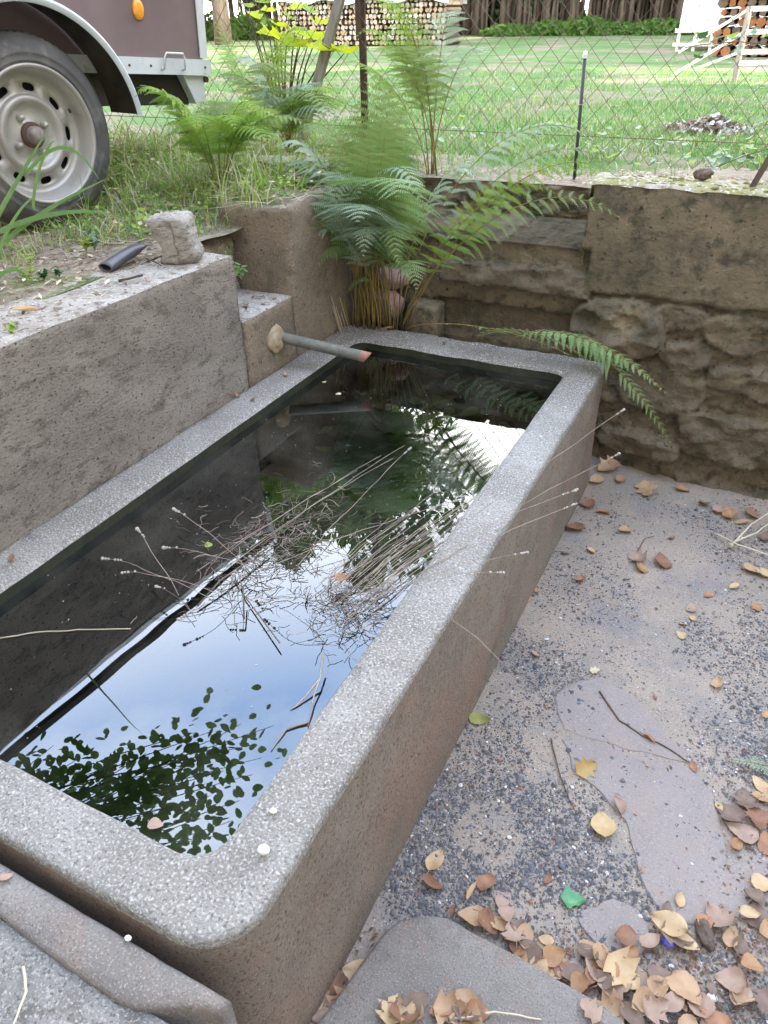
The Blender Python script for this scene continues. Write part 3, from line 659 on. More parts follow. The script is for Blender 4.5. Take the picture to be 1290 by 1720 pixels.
        for k in range(4):
            a = math.pi/2*k + .5; q = MB(); q.lathe(g([(.013,.063),(.0125,.054),(.010,.046),(.0085,.041),(.0001,.039)]), n=12, org=(.062*math.cos(a), 0, .062*math.sin(a))); q.build('wheel_bolt', M['rim'], wl, True)
        v = MB(); v.tube([(.166, yo+s*.06, .075), (.152, yo+s*.034, .068)], .0045, n=8); v.build('valve', M['black'], wl)
    wheel(0, 1); wheel(1.61, -1)
    # mudguards: arch with flared lip
    def guard(yo, s):
        m = MB(); lip = MB(); n = 60; a0, a1 = math.radians(8), math.radians(172)
        rows = []
        for i in range(n+1):
            a = a0+(a1-a0)*i/n; R1 = .418 + .012*abs(math.cos(a))**3
            fl = .0
            pr = [(R1-.022, -.045), (R1-.008, -.055), (R1+.004, -.045), (R1+.016, .0), (R1+.018, .16)]
            rows.append([(r*math.cos(a), yo+s*(y+fl), R+r*math.sin(a)) for r, y in pr])
        k = 5; vs = [p for r in rows for p in r]
        m.add(vs, [(i*k+j, i*k+j+1, (i+1)*k+j+1, (i+1)*k+j) for i in range(n) for j in range(k-1)])
        g_ = m.build('mudguard', M['mud'], root, True)
        l2 = MB(); rows = []
        for i in range(n+1):
            a = a0+(a1-a0)*i/n; R1 = .418 + .012*abs(math.cos(a))**3
            rows.append([(r*math.cos(a), yo+s*y, R+r*math.sin(a)) for r, y in ((R1-.0225, -.0445), (R1-.014, -.030), (R1+.008, .002), (R1+.012, .159))])
        k = 4; vs = [p for r in rows for p in r]
        l2.add(vs, [(i*k+j, (i+1)*k+j, (i+1)*k+j+1, i*k+j+1) for i in range(n) for j in range(k-1)])
        # inner plate behind the wheel
        l2.add([(0, yo+s*.175, R)] + [(.415*math.cos(a0+(a1-a0)*i/30), yo+s*.175, R+.415*math.sin(a0+(a1-a0)*i/30)) for i in range(31)], [(0, i, i+1) for i in range(1, 31)])
        l2.build('lining', M['muddark'], g_, True)
    guard(0, 1); guard(1.61, -1)
    m = MB(); m.box((-2.9, .78, .40), (-1.75, .83, .46)); m.build('drawbar', M['alu'], root)
    m = MB(); m.tube([(-2.6,.74,.5),(-2.6,.74,.0)], .02, n=10); m.build('jockey_leg', M['alu'], root)
trailer()
# ------------------------------------------------------------------ spout pipe
def spout():
    a = Vector((-1.50, 2.085, .612)); c = Vector((-1.165, 2.165, .555))
    root = empty('spout_pipe', a, 'grey algae covered pipe with an orange end reaching over the trough', 'pipe')
    d = (c-a).normalized(); R = .0195; e = a.lerp(c, .93)
    m = MB(); n = 24
    def ringp(p, r): u = d.orthogonal().normalized(); v = d.cross(u); return [p + (u*math.cos(2*math.pi*k/n)+v*math.sin(2*math.pi*k/n))*r for k in range(n)]
    vs = [];
    K = 14
    for i in range(K+1):
        p = a.lerp(e, i/K); vs += [q + (q-p)*.06*fbm(q, 40) for q in ringp(p, R)]
    m.add(vs, [(i*n+k, i*n+(k+1) % n, (i+1)*n+(k+1) % n, (i+1)*n+k) for i in range(K) for k in range(n)])
    world_child(m.build('tube', M['pipe'], None, True), root)
    m = MB(); vs = ringp(e, R*1.0) + ringp(c, R*1.0) + ringp(c, R*.80) + ringp(a.lerp(c, .6), R*.80)
    vs[n:2*n] = [q + d*.012*(q.z-c.z)/R for q in vs[n:2*n]]; vs[2*n:3*n] = [q + d*.012*(q.z-c.z)/R for q in vs[2*n:3*n]]
    m.add(vs, [(i*n+k, i*n+(k+1) % n, (i+1)*n+(k+1) % n, (i+1)*n+k) for i in range(3) for k in range(n)])
    world_child(m.build('pipe_end', M['copper'], None, True), root)
    bm = bmesh.new(); bmesh.ops.create_icosphere(bm, subdivisions=4, radius=1)
    for v in bm.verts:
        p = v.co.copy(); s = 1+.35*fbm(p, 1.6)+.12*fbm(p, 6)
        v.co = Vector((-1.478, 2.062, .607)) + Vector((p.x*.022*s, p.y*.046*s, p.z*.05*s))
    for f in bm.faces: f.smooth = True
    world_child(bm_obj('mortar_collar', bm, M['plaster']), root)
spout()
def rock(name, c, s, mt, label, cat='stone', seed=0, amp=.25, sub=4, rot=0):
    bm = bmesh.new(); bmesh.ops.create_icosphere(bm, subdivisions=sub, radius=1); rm = Matrix.Rotation(rot, 3, 'Z')
    for v in bm.verts:
        p = v.co.copy(); k = 1+amp*fbm(p+Vector((seed, 0, 0)), 1.4)+amp*.3*fbm(p+Vector((seed, 5, 0)), 5)
        v.co = rm @ Vector((p.x*s[0]*k, p.y*s[1]*k, p.z*s[2]*k))
    for f in bm.faces: f.smooth = True
    o = bm_obj(name, bm, mt); o.location = c; return tag(o, label, cat)
rock('boulder', (-1.36, 2.69, .555), (.085, .06, .075), M['pinkrock'], 'round pinkish stone behind the fern stems at the head of the trough', seed=2)
rock('boulder', (-1.34, 2.72, .665), (.075, .05, .045), M['pinkrock'], 'smaller tan stone sitting on top of the round pinkish stone', seed=9)
tag(bm_obj('corner_stone', rough_box((-1.235, 2.63, .40), (-1.105, 2.74, .60), amp=.01, st=.012, rnd=.02, freq=14), [M['render']]), 'square dark brown stone set in the wall foot right of the fern stems', 'stone')
# old wooden/stone chunk on the retaining wall
def chunk():
    bm = rough_box((-.058, -.05, 0), (.062, .055, .135), amp=.012, st=.006, rnd=.016, freq=16)
    for v in bm.verts:
        p = v.co; t = p.z/.135
        p.x += -.012*t + .010*math.sin(t*7+p.y*20)*.5 + (.02*(1-t)*0)
        if p.x < 0: p.x += .016*math.sin(math.pi*clamp(1.1-t*1.1))
        p += Vector((0,0,1))*.004*noise.noise(Vector((p.x*20, p.y*20, p.z*160))) + v.normal*.0035*noise.noise(Vector((p.x*25+p.z*30, p.y*25, p.z*130-p.x*60)))
        p.z -= .02*clamp((p.x+.02)*10)*t*.5
    o = bm_obj('stone_chunk', bm, mat('grooved_grey_stone', (.40,.375,.33), (.27,.245,.21), (.18,.16,.135), scale=16, bump=1, bscale=70, stretch=(1,1,2.6), bdist=.005, blotch=[((.19,.17,.07), 22, .6, .7)]))
    o.location = (-1.578, 1.765, .945); o.rotation_euler = (math.radians(3), math.radians(-3), math.radians(28))
    tag(o, 'grooved grey block of old stone standing on the corner of the retaining wall', 'stone')
chunk()
# crushed dark tube on the wall
def shard():
    a, b = Vector((-1.69, 1.565, .962)), Vector((-1.70, 1.735, .985)); d = (b-a).normalized(); n = 20; m = MB(); K = 12; vs = []
    side = d.cross(Vector((0,0,1))).normalized(); up = side.cross(d)
    for r_s in (1, .86):
        for i in range(K+1):
            t = i/K; w_ = .024*(1-.1*t)*r_s; h = (.013+.012*t*(1-t))*r_s*(1 if t < .8 else 1-(t-.8)*2.5)
            for k in range(n):
                q = 2*math.pi*k/n; vs.append(a.lerp(b, t) + side*w_*math.cos(q) + up*(h*math.sin(q) + .003*fbm((t*3, q, 0), 2)))
    f1 = [(i*n+k, i*n+(k+1) % n, (i+1)*n+(k+1) % n, (i+1)*n+k) for i in range(K) for k in range(n)]
    o2 = (K+1)*n; m.add(vs, f1 + [tuple(o2+q for q in reversed(f)) for f in f1] + [(k, o2+k, o2+(k+1) % n, (k+1) % n) for k in range(n)] + [tuple(K*n+k for k in range(n))])
    tag(m.build('crushed_tube', M['tin'], smooth=True), 'short crushed dark metal tube lying on the wall in front of the stone block', 'tube')
shard()
# ------------------------------------------------------------------ chain link fence
def fence():
    yF = 3.35; root = empty('chain_link_fence', (-1, yF, 1.0), 'rusty chain link fence of diamond mesh standing behind the far wall', 'fence')
    m = MB(); W, H = .081, .088; x0, z0, nx, nz_ = -5.6, 1.035, 104, 15
    def jig(x, z): return Vector((x + .010*fbm((x, 0, z), 2.2), yF + .02*fbm((x, 4, z), 1.3), z + .010*fbm((x, 9, z), 2.2)))
    for i in range(nx):
        for s in (0,):
            pts = []
            for k in range(2*nz_+1):
                off = (W/2 if k % 2 else 0)
                pts.append((x0+i*W+off, z0+k*H/2))
            q = [jig(*p)+Vector((0, .0016*(1 if k % 2 else -1), 0)) for k, p in enumerate(pts)]
            m.tube(q, .0016, n=4, cap=False)
            pts2 = [(x0+i*W+W-(W/2 if k % 2 else 0), z0+k*H/2) for k in range(2*nz_+1)]
            q = [jig(*p)+Vector((0, -.0016*(1 if k % 2 else -1), 0)) for k, p in enumerate(pts2)]
            m.tube(q, .0016, n=4, cap=False)
    world_child(m.build('wire_mesh', M['wire']), root)
    for z in (1.132, 1.70, 2.33):
        t = MB(); t.tube([(x0+.3*k, yF-.005, z+.008*math.sin(k*.8)*(z > 1.2)) for k in range(29)], .0015, n=5); world_child(t.build('tension_wire', M['wire']), root)
    p = MB(); a, b = ony(968, 262, yF-.012), ony(983, 92, yF-.012); p.tube([a-(b-a)*.25, a, b], .0068, n=12); 
    po = world_child(p.build('post', M['black'], smooth=True), root)
    c = MB(); c.lathe([(.0001,.014),(.007,.012),(.010,.0),(.0085,-.012)], n=12, ax='z', org=tuple(b)); world_child(c.build('post_cap', M['whitepeb'], smooth=True), root)
    k = MB(); q = a.lerp(b, .52); k.tube([q+Vector((-.012,-.004,0)), q+Vector((0,-.009,.002)), q+Vector((.012,-.004,.001))], .0018, n=5); world_child(k.build('wire_tie', M['lavhead']), root)
    # dark iron T post
    p = MB(); a = ony(613, 175, yF+.02); x = a.x; p.box((x-.016, yF+.01, .9), (x+.016, yF+.016, 2.4)); p.box((x-.003, yF+.0165, .9), (x+.003, yF+.045, 2.4)); p.box((x-.018, yF-.012, 1.47), (x+.002, yF+.008, 2.35))
    world_child(p.build('post', M['rust']), root)
    # far right rusty angle iron brace
    p = MB(); a, b = ony(1266, 310, 2.80), ony(1312, 232, 2.84); d = (b-a).normalized()
    p.tube([a-d*.03, a+d*.6], [.013,.013], n=4)
    world_child(p.build('brace', M['rust']), root)
    for xx in (-3.9, -5.4, 1.2, 2.7):
        p = MB(); p.tube([(xx, yF+.02, .9), (xx, yF+.02, 2.4)], .018, n=10); world_child(p.build('post', M['rust'], smooth=True), root)
fence()
m = MB(); a, b = ony(497, 262, 3.22), ony(573, -20, 3.30); d = b-a; bm = None
side = Vector((1, .1, .15)).normalized(); pts = [a-d*.2+(d*1.35)*(i/20) for i in range(21)]
vs = []
for p in pts:
    w_ = .021 + .002*fbm(p, 9)
    vs += [p-side*w_, p+side*w_, p+side*w_+Vector((0,.028,0)), p-side*w_+Vector((0,.028,0))]
m.add(vs, [(i*4+k, i*4+(k+1) % 4, (i+1)*4+(k+1) % 4, (i+1)*4+k) for i in range(20) for k in range(4)] + [(3,2,1,0), (80,81,82,83)])
tag(m.build('leaning_stake', M['wood']), 'flat grey weathered wooden stake leaning to the right behind the ferns', 'stake')
# ------------------------------------------------------------------ ferns
def bez(p0, p1, p2, p3, t):
    s = 1-t; return p0*s*s*s + p1*3*s*s*t + p2*3*s*t*t + p3*t*t*t
def frond(root, base, tip, rise=.6, droop=.0, bare=.35, width=.13, npin=26, mt='fern', side=None, pindroop=.25, name='frond', stem=None, rad=.0028, seed=0, curl=.0, sweep=.35):
    rnd = random.Random(seed*977+11)
    base, tip = Vector(base), Vector(tip); hor = Vector((tip.x-base.x, tip.y-base.y, 0)); Lz = max(.05, tip.z-base.z)
    p1 = base + hor*.08 + Vector((0,0,1))*((tip-base).length*rise*.55)
    p2 = tip - hor*.38 + Vector((0,0,1))*((tip-base).length*(.12+droop))
    if Lz > 2.2*hor.length: p2 = tip - hor*.35 - Vector((0,0,1))*Lz*.33
    P = [bez(base, p1, p2, tip, i/40) for i in range(41)]
    out = hor.normalized() if hor.length > .03 else Vector((0,-1,0))
    S0 = Vector(side).normalized() if side else out.cross(Vector((0,0,1))).normalized()
    m = MB(); st = MB()
    st.tube(P[::2], [rad*(1-.8*i/20) for i in range(21)], n=5)
    for i in range(npin):
        u = i/(npin-1); t = bare + (1-bare)*(u**.92); t = min(t, .995); fi = t*40; k = min(39, int(fi))
        c = P[k].lerp(P[k+1], fi-k); T = (P[k+1]-P[k]).normalized(); S = (S0 - S0.dot(T)*T).normalized(); Nn = S.cross(T).normalized()
        if Nn.z < 0: Nn = -Nn
        prof = math.sin(math.pi*min(1, (.22+.78*u))**.85)**.9 if u > .0 else .5
        prof = max(.05, (1-u)**(.68 if Lz > hor.length*1.5 else .85)*(.55+.45*sstep(0, .25, u))*1.15)
        Lp = width*prof*rnd.uniform(.88, 1.1)
        for sg in (-1, 1):
            if rnd.random() < .03: continue
            D = (S*sg + T*(sweep+.25*u) + Nn*rnd.uniform(-.1,.12)).normalized(); npn = max(5, int(Lp/.0068)); q = c.copy(); stp = Lp/npn
            pd = pindroop*rnd.uniform(.6, 1.4)
            for j in range(npn):
                v = j/npn; q2 = q + D*stp
                pl = (.115*Lp + .003)*(1-v)**.8*(1 if j > 0 else .6); pl = min(pl, .0125)
                tw = (T - T.dot(D)*D).normalized()
                for s2 in (-1, 1):
                    b0 = q; b1 = q + D*stp*.72; tipp = q + D*stp*(.95) + tw*s2*pl + Nn*(-.14*pl + rnd.uniform(-.2,.2)*pl)
                    mid = q + D*stp*.30 + tw*s2*pl*.75
                    m.add([b0, b1, tipp, mid], [(0,1,2,3)] if s2 > 0 else [(3,2,1,0)])
                q = q2; D = (D + (Vector((0,0,-1))*pd*.10 + T*.02)*(1+curl)).normalized()
    o = m.build(name, M[mt]); s_ = st.build('stem', M[stem or 'stem'], None, True)
    world_child(o, root); s_.parent = o
    return o
def main_fern():
    root = empty('fern', (-1.36, 2.60, .49), 'big lush fern growing out of the far end of the stone trough', 'fern')
    rnd = random.Random(21)
    def B(): return Vector((-1.37+rnd.uniform(-.09,.10), 2.585+rnd.uniform(-.03,.045), .495))
    tips = [(640,118,2.66,.22),(655,150,2.80,.20),(598,175,2.62,.20),(682,160,2.58,.19),(640,190,2.50,.24),(660,130,2.70,.2),(606,195,2.56,.19),(676,180,2.74,.20),(575,225,2.50,.17),(648,215,2.44,.26),(708,225,2.70,.16),(545,262,2.60,.16),(622,235,2.36,.24)]
    for i, (u, v, y, w_) in enumerate(tips):
        frond(root, B(), ony(u, v, y), rise=.9, bare=.34, width=w_, npin=19, mt=['fern_olive','fern','fern_olive'][i % 3], seed=i, pindroop=.45, side=(1,.35*rnd.uniform(-1,1),0), sweep=.10)
    for i, (u, v, y) in enumerate([(520,262,2.52),(498,300,2.48),(575,275,2.40),(560,190,2.75),(540,330,2.40),(640,300,2.42),(600,330,2.38)]):
        frond(root, B(), ony(u, v, y), rise=1.05, droop=.12, bare=.38, width=.16, npin=17, mt=['fern_pale','fern'][i % 2], seed=140+i, pindroop=.5, side=(1,-.3,.2))
    low = [(478,372,2.45),(500,425,2.38),(522,462,2.36),(470,320,2.55),(715,360,2.42),(700,485,2.42),(560,350,2.36),(610,430,2.34),(668,440,2.36),(545,300,2.50)]
    for i, (u, v, y) in enumerate(low):
        t = ony(u, v, y); frond(root, B(), t, rise=1.5, droop=.35, bare=.45, width=.12, npin=16, mt=['fern_pale','fern_pale','fern'][i % 3], seed=40+i, pindroop=.4)
    for i, (u, v, y) in enumerate([(560,310,2.34),(668,330,2.28),(600,372,2.26)]):
        frond(root, B(), ony(u, v, y), rise=1.15, droop=.10, bare=.42, width=.22, npin=15, mt=['fern_pale','fern','fern_pale'][i % 3], seed=70+i, side=(1,.1,0), pindroop=.35, sweep=.1)
    frond(root, B(), ony(690, 490, 2.44), rise=1.7, droop=.6, bare=.5, width=.06, npin=24, mt='fern', seed=90, pindroop=.9)
    frond(root, B(), ony(580, 500, 2.48), rise=1.5, droop=.5, bare=.5, width=.05, npin=20, mt='fern', seed=91, pindroop=.9)
    up = (-.30,-.62,.72)
    frond(root, (-1.24,2.61,.50), ony(1066, 392, 2.44), rise=.42, droop=.16, bare=.32, width=.11, npin=22, mt='fern', seed=101, pindroop=.9, rad=.0034, side=up)
    frond(root, (-1.22,2.62,.50), ony(1040, 300, 2.58), rise=.46, droop=.08, bare=.32, width=.12, npin=21, mt='fern_yellow', seed=102, pindroop=.6, rad=.0034, side=up, sweep=.5)
    frond(root, (-1.26,2.63,.50), ony(1025, 262, 2.72), rise=.95, droop=.16, bare=.35, width=.12, npin=22, mt='fern_pale', seed=103, pindroop=.5, side=(-.2,-.9,.35))
    frond(root, (-1.23,2.62,.50), ony(1030, 285, 2.66), rise=.62, droop=.12, bare=.34, width=.11, npin=22, mt='fern_pale', seed=181, pindroop=.5, side=(-.2,-.8,.5))
    frond(root, (-1.24,2.61,.50), ony(940, 330, 2.56), rise=.5, droop=.06, bare=.30, width=.10, npin=20, mt='fern_yellow', seed=182, pindroop=.7, side=up)
    frond(root, (-1.26,2.60,.50), ony(800, 300, 2.60), rise=.9, droop=.10, bare=.42, width=.12, npin=18, mt='fern_pale', seed=183, pindroop=.5)
    for i, (u, v, y, w_) in enumerate([(462,262,2.50,.13),(448,318,2.44,.12),(500,235,2.60,.14)]):
        frond(root, B(), ony(u, v, y), rise=1.1, droop=.16, bare=.42, width=w_, npin=19, mt=['fern_pale','fern','fern_olive'][i], seed=170+i, pindroop=.5)
    # one frond lying along the far rim and hanging over the corner
    pts = [(-1.24,2.60,.505), ony(760,560,.0) and onz(760,560,.535), onz(890,572,.545), onz(985,612,.56), onz(1060,665,.52)]
    frond(root, (-1.22,2.60,.505), onz(1005,625,.55)+Vector((.0,.0,.0)), rise=.12, droop=.02, bare=.38, width=.07, npin=14, side=(0,-.9,.4), mt='fern', seed=105, pindroop=.4, rad=.003)
    frond(root, onz(800,570,.53), onz(1000,618,.56), rise=.25, droop=.1, bare=.1, width=.075, npin=18, mt='fern', seed=111, pindroop=.5, side=(.3,-.8,.5))
    frond(root, onz(860,575,.54), ony(1110,655,2.40), rise=.3, droop=.15, bare=.2, width=.11, npin=20, mt='fern', seed=112, pindroop=.7)
    frond(root, onz(900,575,.54), ony(1118,660,2.46), rise=.3, droop=.12, bare=.3, width=.10, npin=20, mt='fern', seed=106, pindroop=.6)
    frond(root, onz(960,590,.55), ony(1132,752,2.44), rise=.35, droop=.28, bare=.25, width=.09, npin=22, mt='fern', seed=107, pindroop=.5)
    frond(root, (-1.40,2.58,.50), ony(428,372,2.36), rise=1.25, droop=.50, bare=.45, width=.055, npin=28, mt='fern_yellow', seed=108, pindroop=.4)
    # bare brown stalks
    for i in range(16):
        b = B(); st = MB(); t = b + Vector((rnd.uniform(-.10,.06), rnd.uniform(-.06,.05), rnd.uniform(.28,.5)))
        st.tube([b.lerp(t, k/5)+Vector((.012*math.sin(k*.7+i),0,0)) for k in range(6)], [.0034,.0032,.003,.0027,.0022,.0016], n=5); world_child(st.build('stalk', M['stem'] if i % 3 else M['twig'], smooth=True), root)
    # tuft of dead straw down the left side of the root
    for i in range(8):
        a = Vector((-1.47+rnd.uniform(-.02,.03), 2.50+rnd.uniform(-.04,.04), .50)); st = MB(); st.tube([a, a+Vector((-.03,-.01,.13)), a+Vector((-.06+rnd.uniform(-.02,.02),-.02,.28+rnd.uniform(0,.1)))], [.002,.002,.001], n=4)
        world_child(st.build('dead_stalk', M['drygrass']), root)
main_fern()
def small_fern(base, tips, label, mts, width=.1, seed=0, rise=.9, droop=.1, bare=.3, group=None, npin=17):
    root = empty('fern', base, label, 'fern', group)
    for i, t in enumerate(tips):
        frond(root, Vector(base)+Vector((random.uniform(-.03,.03), random.uniform(-.03,.03), 0)), t, rise=rise, droop=droop, bare=bare, width=width*random.uniform(.9,1.2), npin=npin, mt=mts[i % len(mts)], seed=seed+i, pindroop=.5)
small_fern((-1.98, 2.50, .96), [ony(228,162,2.25), ony(300,190,2.4), ony(430,185,2.45), ony(395,215,2.3), ony(350,170,2.6), ony(470,200,2.5), ony(265,172,2.35), ony(520,215,2.55), ony(330,215,2.2), ony(450,240,2.35), ony(380,180,2.7)], 'yellow green fern arching left over the bank between the trailer and the corner pier', ['fern_yellow','fern_olive','fern_yellow'], width=.16, seed=200, droop=.12)
small_fern((-2.02, 3.08, 1.0), [ony(400,105,3.0), ony(440,118,2.85), ony(580,170,2.9), ony(520,150,3.0), ony(350,140,3.1), ony(470,215,2.8), ony(570,205,2.85), ony(555,195,2.75), ony(500,180,2.9), ony(430,165,2.9), ony(380,200,2.9), ony(590,185,3.0)], 'pale washed out fern behind the corner pier at the foot of the leaning stake', ['fern_pale','fern_olive','fern_yellow'], width=.15, seed=230, droop=.1)
small_fern((-1.40, 3.27, .96), [ony(640,12,2.95), ony(690,0,3.1), ony(760,30,3.0), ony(600,60,3.0), ony(700,110,2.9), ony(820,92,3.0), ony(560,115,3.0), ony(655,90,2.9)], 'tall airy fern rising behind the wall against the fence', ['fern_yellow','fern_olive','fern_pale'], width=.13, seed=260, droop=.05, rise=.8, bare=.35)
small_fern((-2.25, 3.20, 1.0), [ony(365,32,3.2), ony(470,95,3.1), ony(520,60,3.2)], 'bright yellow green fern next to the maple sapling', ['fern_yellow'], width=.12, seed=290, droop=.12)
# frond thrown on the gravel at the right edge
o_ = empty('cut_fern_leaf', onz(1250,1282,0), 'small green fern tip lying on the gravel at the right edge', 'leaf')
frond(o_, onz(1335,1300,.02), onz(1222,1276,.012), rise=.05, droop=0, bare=.2, width=.035, npin=18, mt='fern_pale', seed=300, pindroop=0)
# ------------------------------------------------------------------ leaf shapes
def leaf_pts(kind, L, W, n=12):
    if kind in ('maple', 'ivy'): n = 9
    """half outline (t along midrib, half width)"""
    out = []
    for i in range(n+1):
        t = i/n
        if kind == 'ovate': h = math.sin(math.pi*t**.8)**.75*W*.5*(1+.03*math.sin(i*5))
        elif kind == 'birch': h = (math.sin(math.pi*t**.62)**.8)*W*.5*(1+.04*(-1)**i)
        elif kind == 'maple':
            h = W*.5*[.06,.55,.95,.55,.72,1.0,.42,.50,.30,.0][i] if n == 9 else 0
        elif kind == 'ivy': h = W*.5*[.05,.45,.85,1.0,.62,.52,.60,.38,.18,.0][i]
        else: h = math.sin(math.pi*t)*W*.5
        out.append((t*L, max(h, 0.0001)))
    return out
def leaf_mesh(mb, kind, L, W, org, az, pitch=0, roll=0, curl=0., fold=.2, wav=.0, mi=0, stalk=0, seed=0):
    R = Matrix.Rotation(az, 3, 'Z') @ Matrix.Rotation(pitch, 3, 'Y') @ Matrix.Rotation(roll, 3, 'X'); o = Vector(org); hp = leaf_pts(kind, L, W); vs = []
    for (x, h) in hp:
        t = x/L-.5; zc = curl*L*(t*t*4)*.25
        for k in (-1, -.5, 0, .5, 1):
            y = h*k; z = zc + fold*abs(y)*(1.0) + wav*L*.16*noise.noise(Vector((x*1.8/L+seed, k*.9, seed*.7))) + curl*.35*(y*y)/(W*.5)
            vs.append(o + R @ Vector((x-L*.5, y, z)))
    n = len(hp); mb.add(vs, [(i*5+k, i*5+k+1, (i+1)*5+k+1, (i+1)*5+k) for i in range(n-1) for k in range(4)], mi)
    if stalk: 
        a = o + R @ Vector((-L*.5, 0, curl*L*.25)); b = o + R @ Vector((-L*.5-stalk, .1*stalk, 0)); b.z = max(b.z, o.z-.0)
        mb.tube([a, b], .0007, n=4, mi=mi)
LEAF_N = [0]
def ground_leaf(p, L, kind, mt, label, cat='leaf', group=None, az=None, curl=None, pitch=None, name='fallen_leaf', stalk=.012, wr=None, wav=.6, fold=None, roll=None):
    rnd = random.Random(LEAF_N[0]*31+5); LEAF_N[0] += 1
    L *= 1.22; mb = MB(); wr = wr or {'ovate': .62, 'birch': .8, 'maple': 1.05, 'ivy': .9}[kind]
    curl = rnd.uniform(.15, .95) if curl is None else curl
    leaf_mesh(mb, kind, L, L*wr, (0,0,0), rnd.uniform(0, 6.28) if az is None else az, rnd.uniform(-.3,.3) if pitch is None else pitch, rnd.uniform(-.4,.4) if roll is None else roll, curl, rnd.uniform(-.1,.4) if fold is None else fold, wav, 0, stalk, seed=rnd.uniform(0, 50))
    zmin = min(v[2] for v in mb.v); off = -zmin + .001
    o = mb.build(name, M[mt], smooth=True, loc=(p[0], p[1], p[2]+off)); tag(o, label, cat, group)
    return o
def G(u, v, z=0): p = onz(u, v, z); return Vector((p.x, p.y, max(z, zyard(p.x, p.y)+.002)))
# distinct leaves
ground_leaf(G(1012,1388), .056, 'ovate', 'yl', 'large smooth buff leaf on the gravel left of the large flagstone', az=1.9, wr=.85, curl=.5, pitch=.05, roll=0, stalk=0)
ground_leaf(G(984,1292), .050, 'maple', 'ol', 'ochre and green lobed leaf with a long stalk at the corner of the flagstone', az=.9, wr=.9, curl=.5, stalk=.04)
ground_leaf(G(1036,1355), .036, 'ovate', 'dl4', 'folded pinkish brown leaf between the buff leaf and the flagstone', az=2.2, wr=.6, fold=1.2, curl=.3)
ground_leaf(G(806,1210), .048, 'birch', 'gl', 'fading green leaf lying by the base of the trough', az=.2, wr=.62, curl=.4, stalk=0)
ground_leaf(G(963,1512), .044, 'ivy', 'ivygreen', 'fresh green ivy leaf on the gravel', az=.35, wr=.95, fold=.25, wav=.3, curl=.3, pitch=0, roll=0, stalk=.0)
ground_leaf(G(1000,1127), .026, 'maple', 'pl', 'small pale cream leaf lying flat on the sandy patch', az=.4, wr=1., curl=.2, stalk=0)
ground_leaf(G(731,1446), .050, 'ovate', 'dl3', 'upright oval tan leaf near the trough corner above a curled one', az=1.5, wr=.62, curl=.3, pitch=.05, roll=0)
ground_leaf(G(724,1490), .042, 'ovate', 'dl2', 'curled brown leaf just below the oval tan leaf', az=.1, wr=.5, curl=1.1, fold=.8)
ground_leaf(G(793,1498), .040, 'ovate', 'dl3', 'narrow rolled tan leaf standing on end beside the stone slab', az=1.45, wr=.25, curl=.2, fold=1.5)
ground_leaf(G(1090,1243), .030, 'ovate', 'dl6', 'small brown leaf caught on the thin twig', az=-.5, wr=.4, fold=1.2)
ground_leaf(G(1143,1068), .028, 'birch', 'dl3', 'square tan leaf scrap on sand below the reddish leaves', wr=.7, curl=.2)
ground_leaf(onz(45,524,.955), .055, 'ovate', 'dl3', 'rolled orange leaf lying on the top of the left retaining wall', az=.5, wr=.3, curl=.3, fold=1.0)
ground_leaf(onz(193,392,.97), .05, 'ovate', 'yl', 'yellow leaf standing among the weeds near the trailer wheel', az=1.0, wr=.4, curl=.3, pitch=-1.0)
# yard leaves read off the photo: u, v, size, kind, tone
YL = [(1070,940,.05,'maple',4),(1110,945,.055,'birch',2),(1075,955,.04,'birch',0),(963,890,.045,'birch',2),(1048,893,.03,'birch',1),(992,927,.03,'ovate',3),(912,943,.026,'ovate',0),(975,975,.03,'maple',6),
 (880,1008,.032,'birch',1),(902,993,.018,'ovate',0),(1020,795,.055,'maple',1),(1000,812,.04,'birch',3),(1085,830,.05,'maple',1),(1145,828,.03,'birch',0),(985,850,.035,'birch',2),(1012,862,.03,'birch',6),(968,800,.035,'birch',1),(1040,812,.035,'ovate',0),
 (1190,1000,.03,'ovate',6),(1160,1023,.028,'birch',4),(1163,1040,.02,'ovate',3),(1148,1050,.016,'ovate',6),(898,1100,.024,'ovate',4),(1205,1150,.036,'ovate',1),(1232,988,.026,'ovate',3),(1262,960,.045,'birch',1),(1282,968,.045,'maple',3),(1270,1022,.03,'birch',0),
 (1100,1172,.012,'ovate',2),(920,1478,.018,'ovate',2),(1205,862,.035,'birch',4),(1225,868,.04,'birch',0),(1245,880,.03,'ovate',1),(1180,850,.03,'birch',5),(1260,870,.035,'maple',2),(1285,905,.04,'birch',5),(930,905,.03,'birch',2),(950,930,.022,'birch',5),(1128,905,.02,'ovate',2),
 (1225,1375,.045,'maple',5),(1245,1400,.05,'birch',4),(1270,1380,.05,'maple',2),(1208,1356,.018,'ovate',3),(1283,1340,.04,'birch',1),(1275,1320,.035,'ovate',3),(1250,1345,.045,'maple',5),(1288,1420,.04,'birch',6),(1235,1420,.03,'ovate',0),(1285,1200,.022,'ovate',1),(1165,1290,.02,'ovate',6),
 (1140,1512,.026,'ovate',3),(1120,1525,.02,'birch',5),(1080,1462,.014,'ovate',4)]
for (u, v, L_, k, c) in YL:
    L_ = L_*1.45 if v < 905 else L_*1.15
    far = v < 905; edge = u > 1195
    lab = 'dry brown leaf at the foot of the far wall' if far else 'crumpled brown leaf in the litter along the right edge of the yard' if edge else 'dry brown leaf lying alone on the open gravel'
    grp = 'leaves at the foot of the far wall' if far else 'leaves along the right edge' if edge else 'single leaves on the gravel'
    ground_leaf(G(u, v), L_, k, 'dl%d' % c, lab, group=grp)
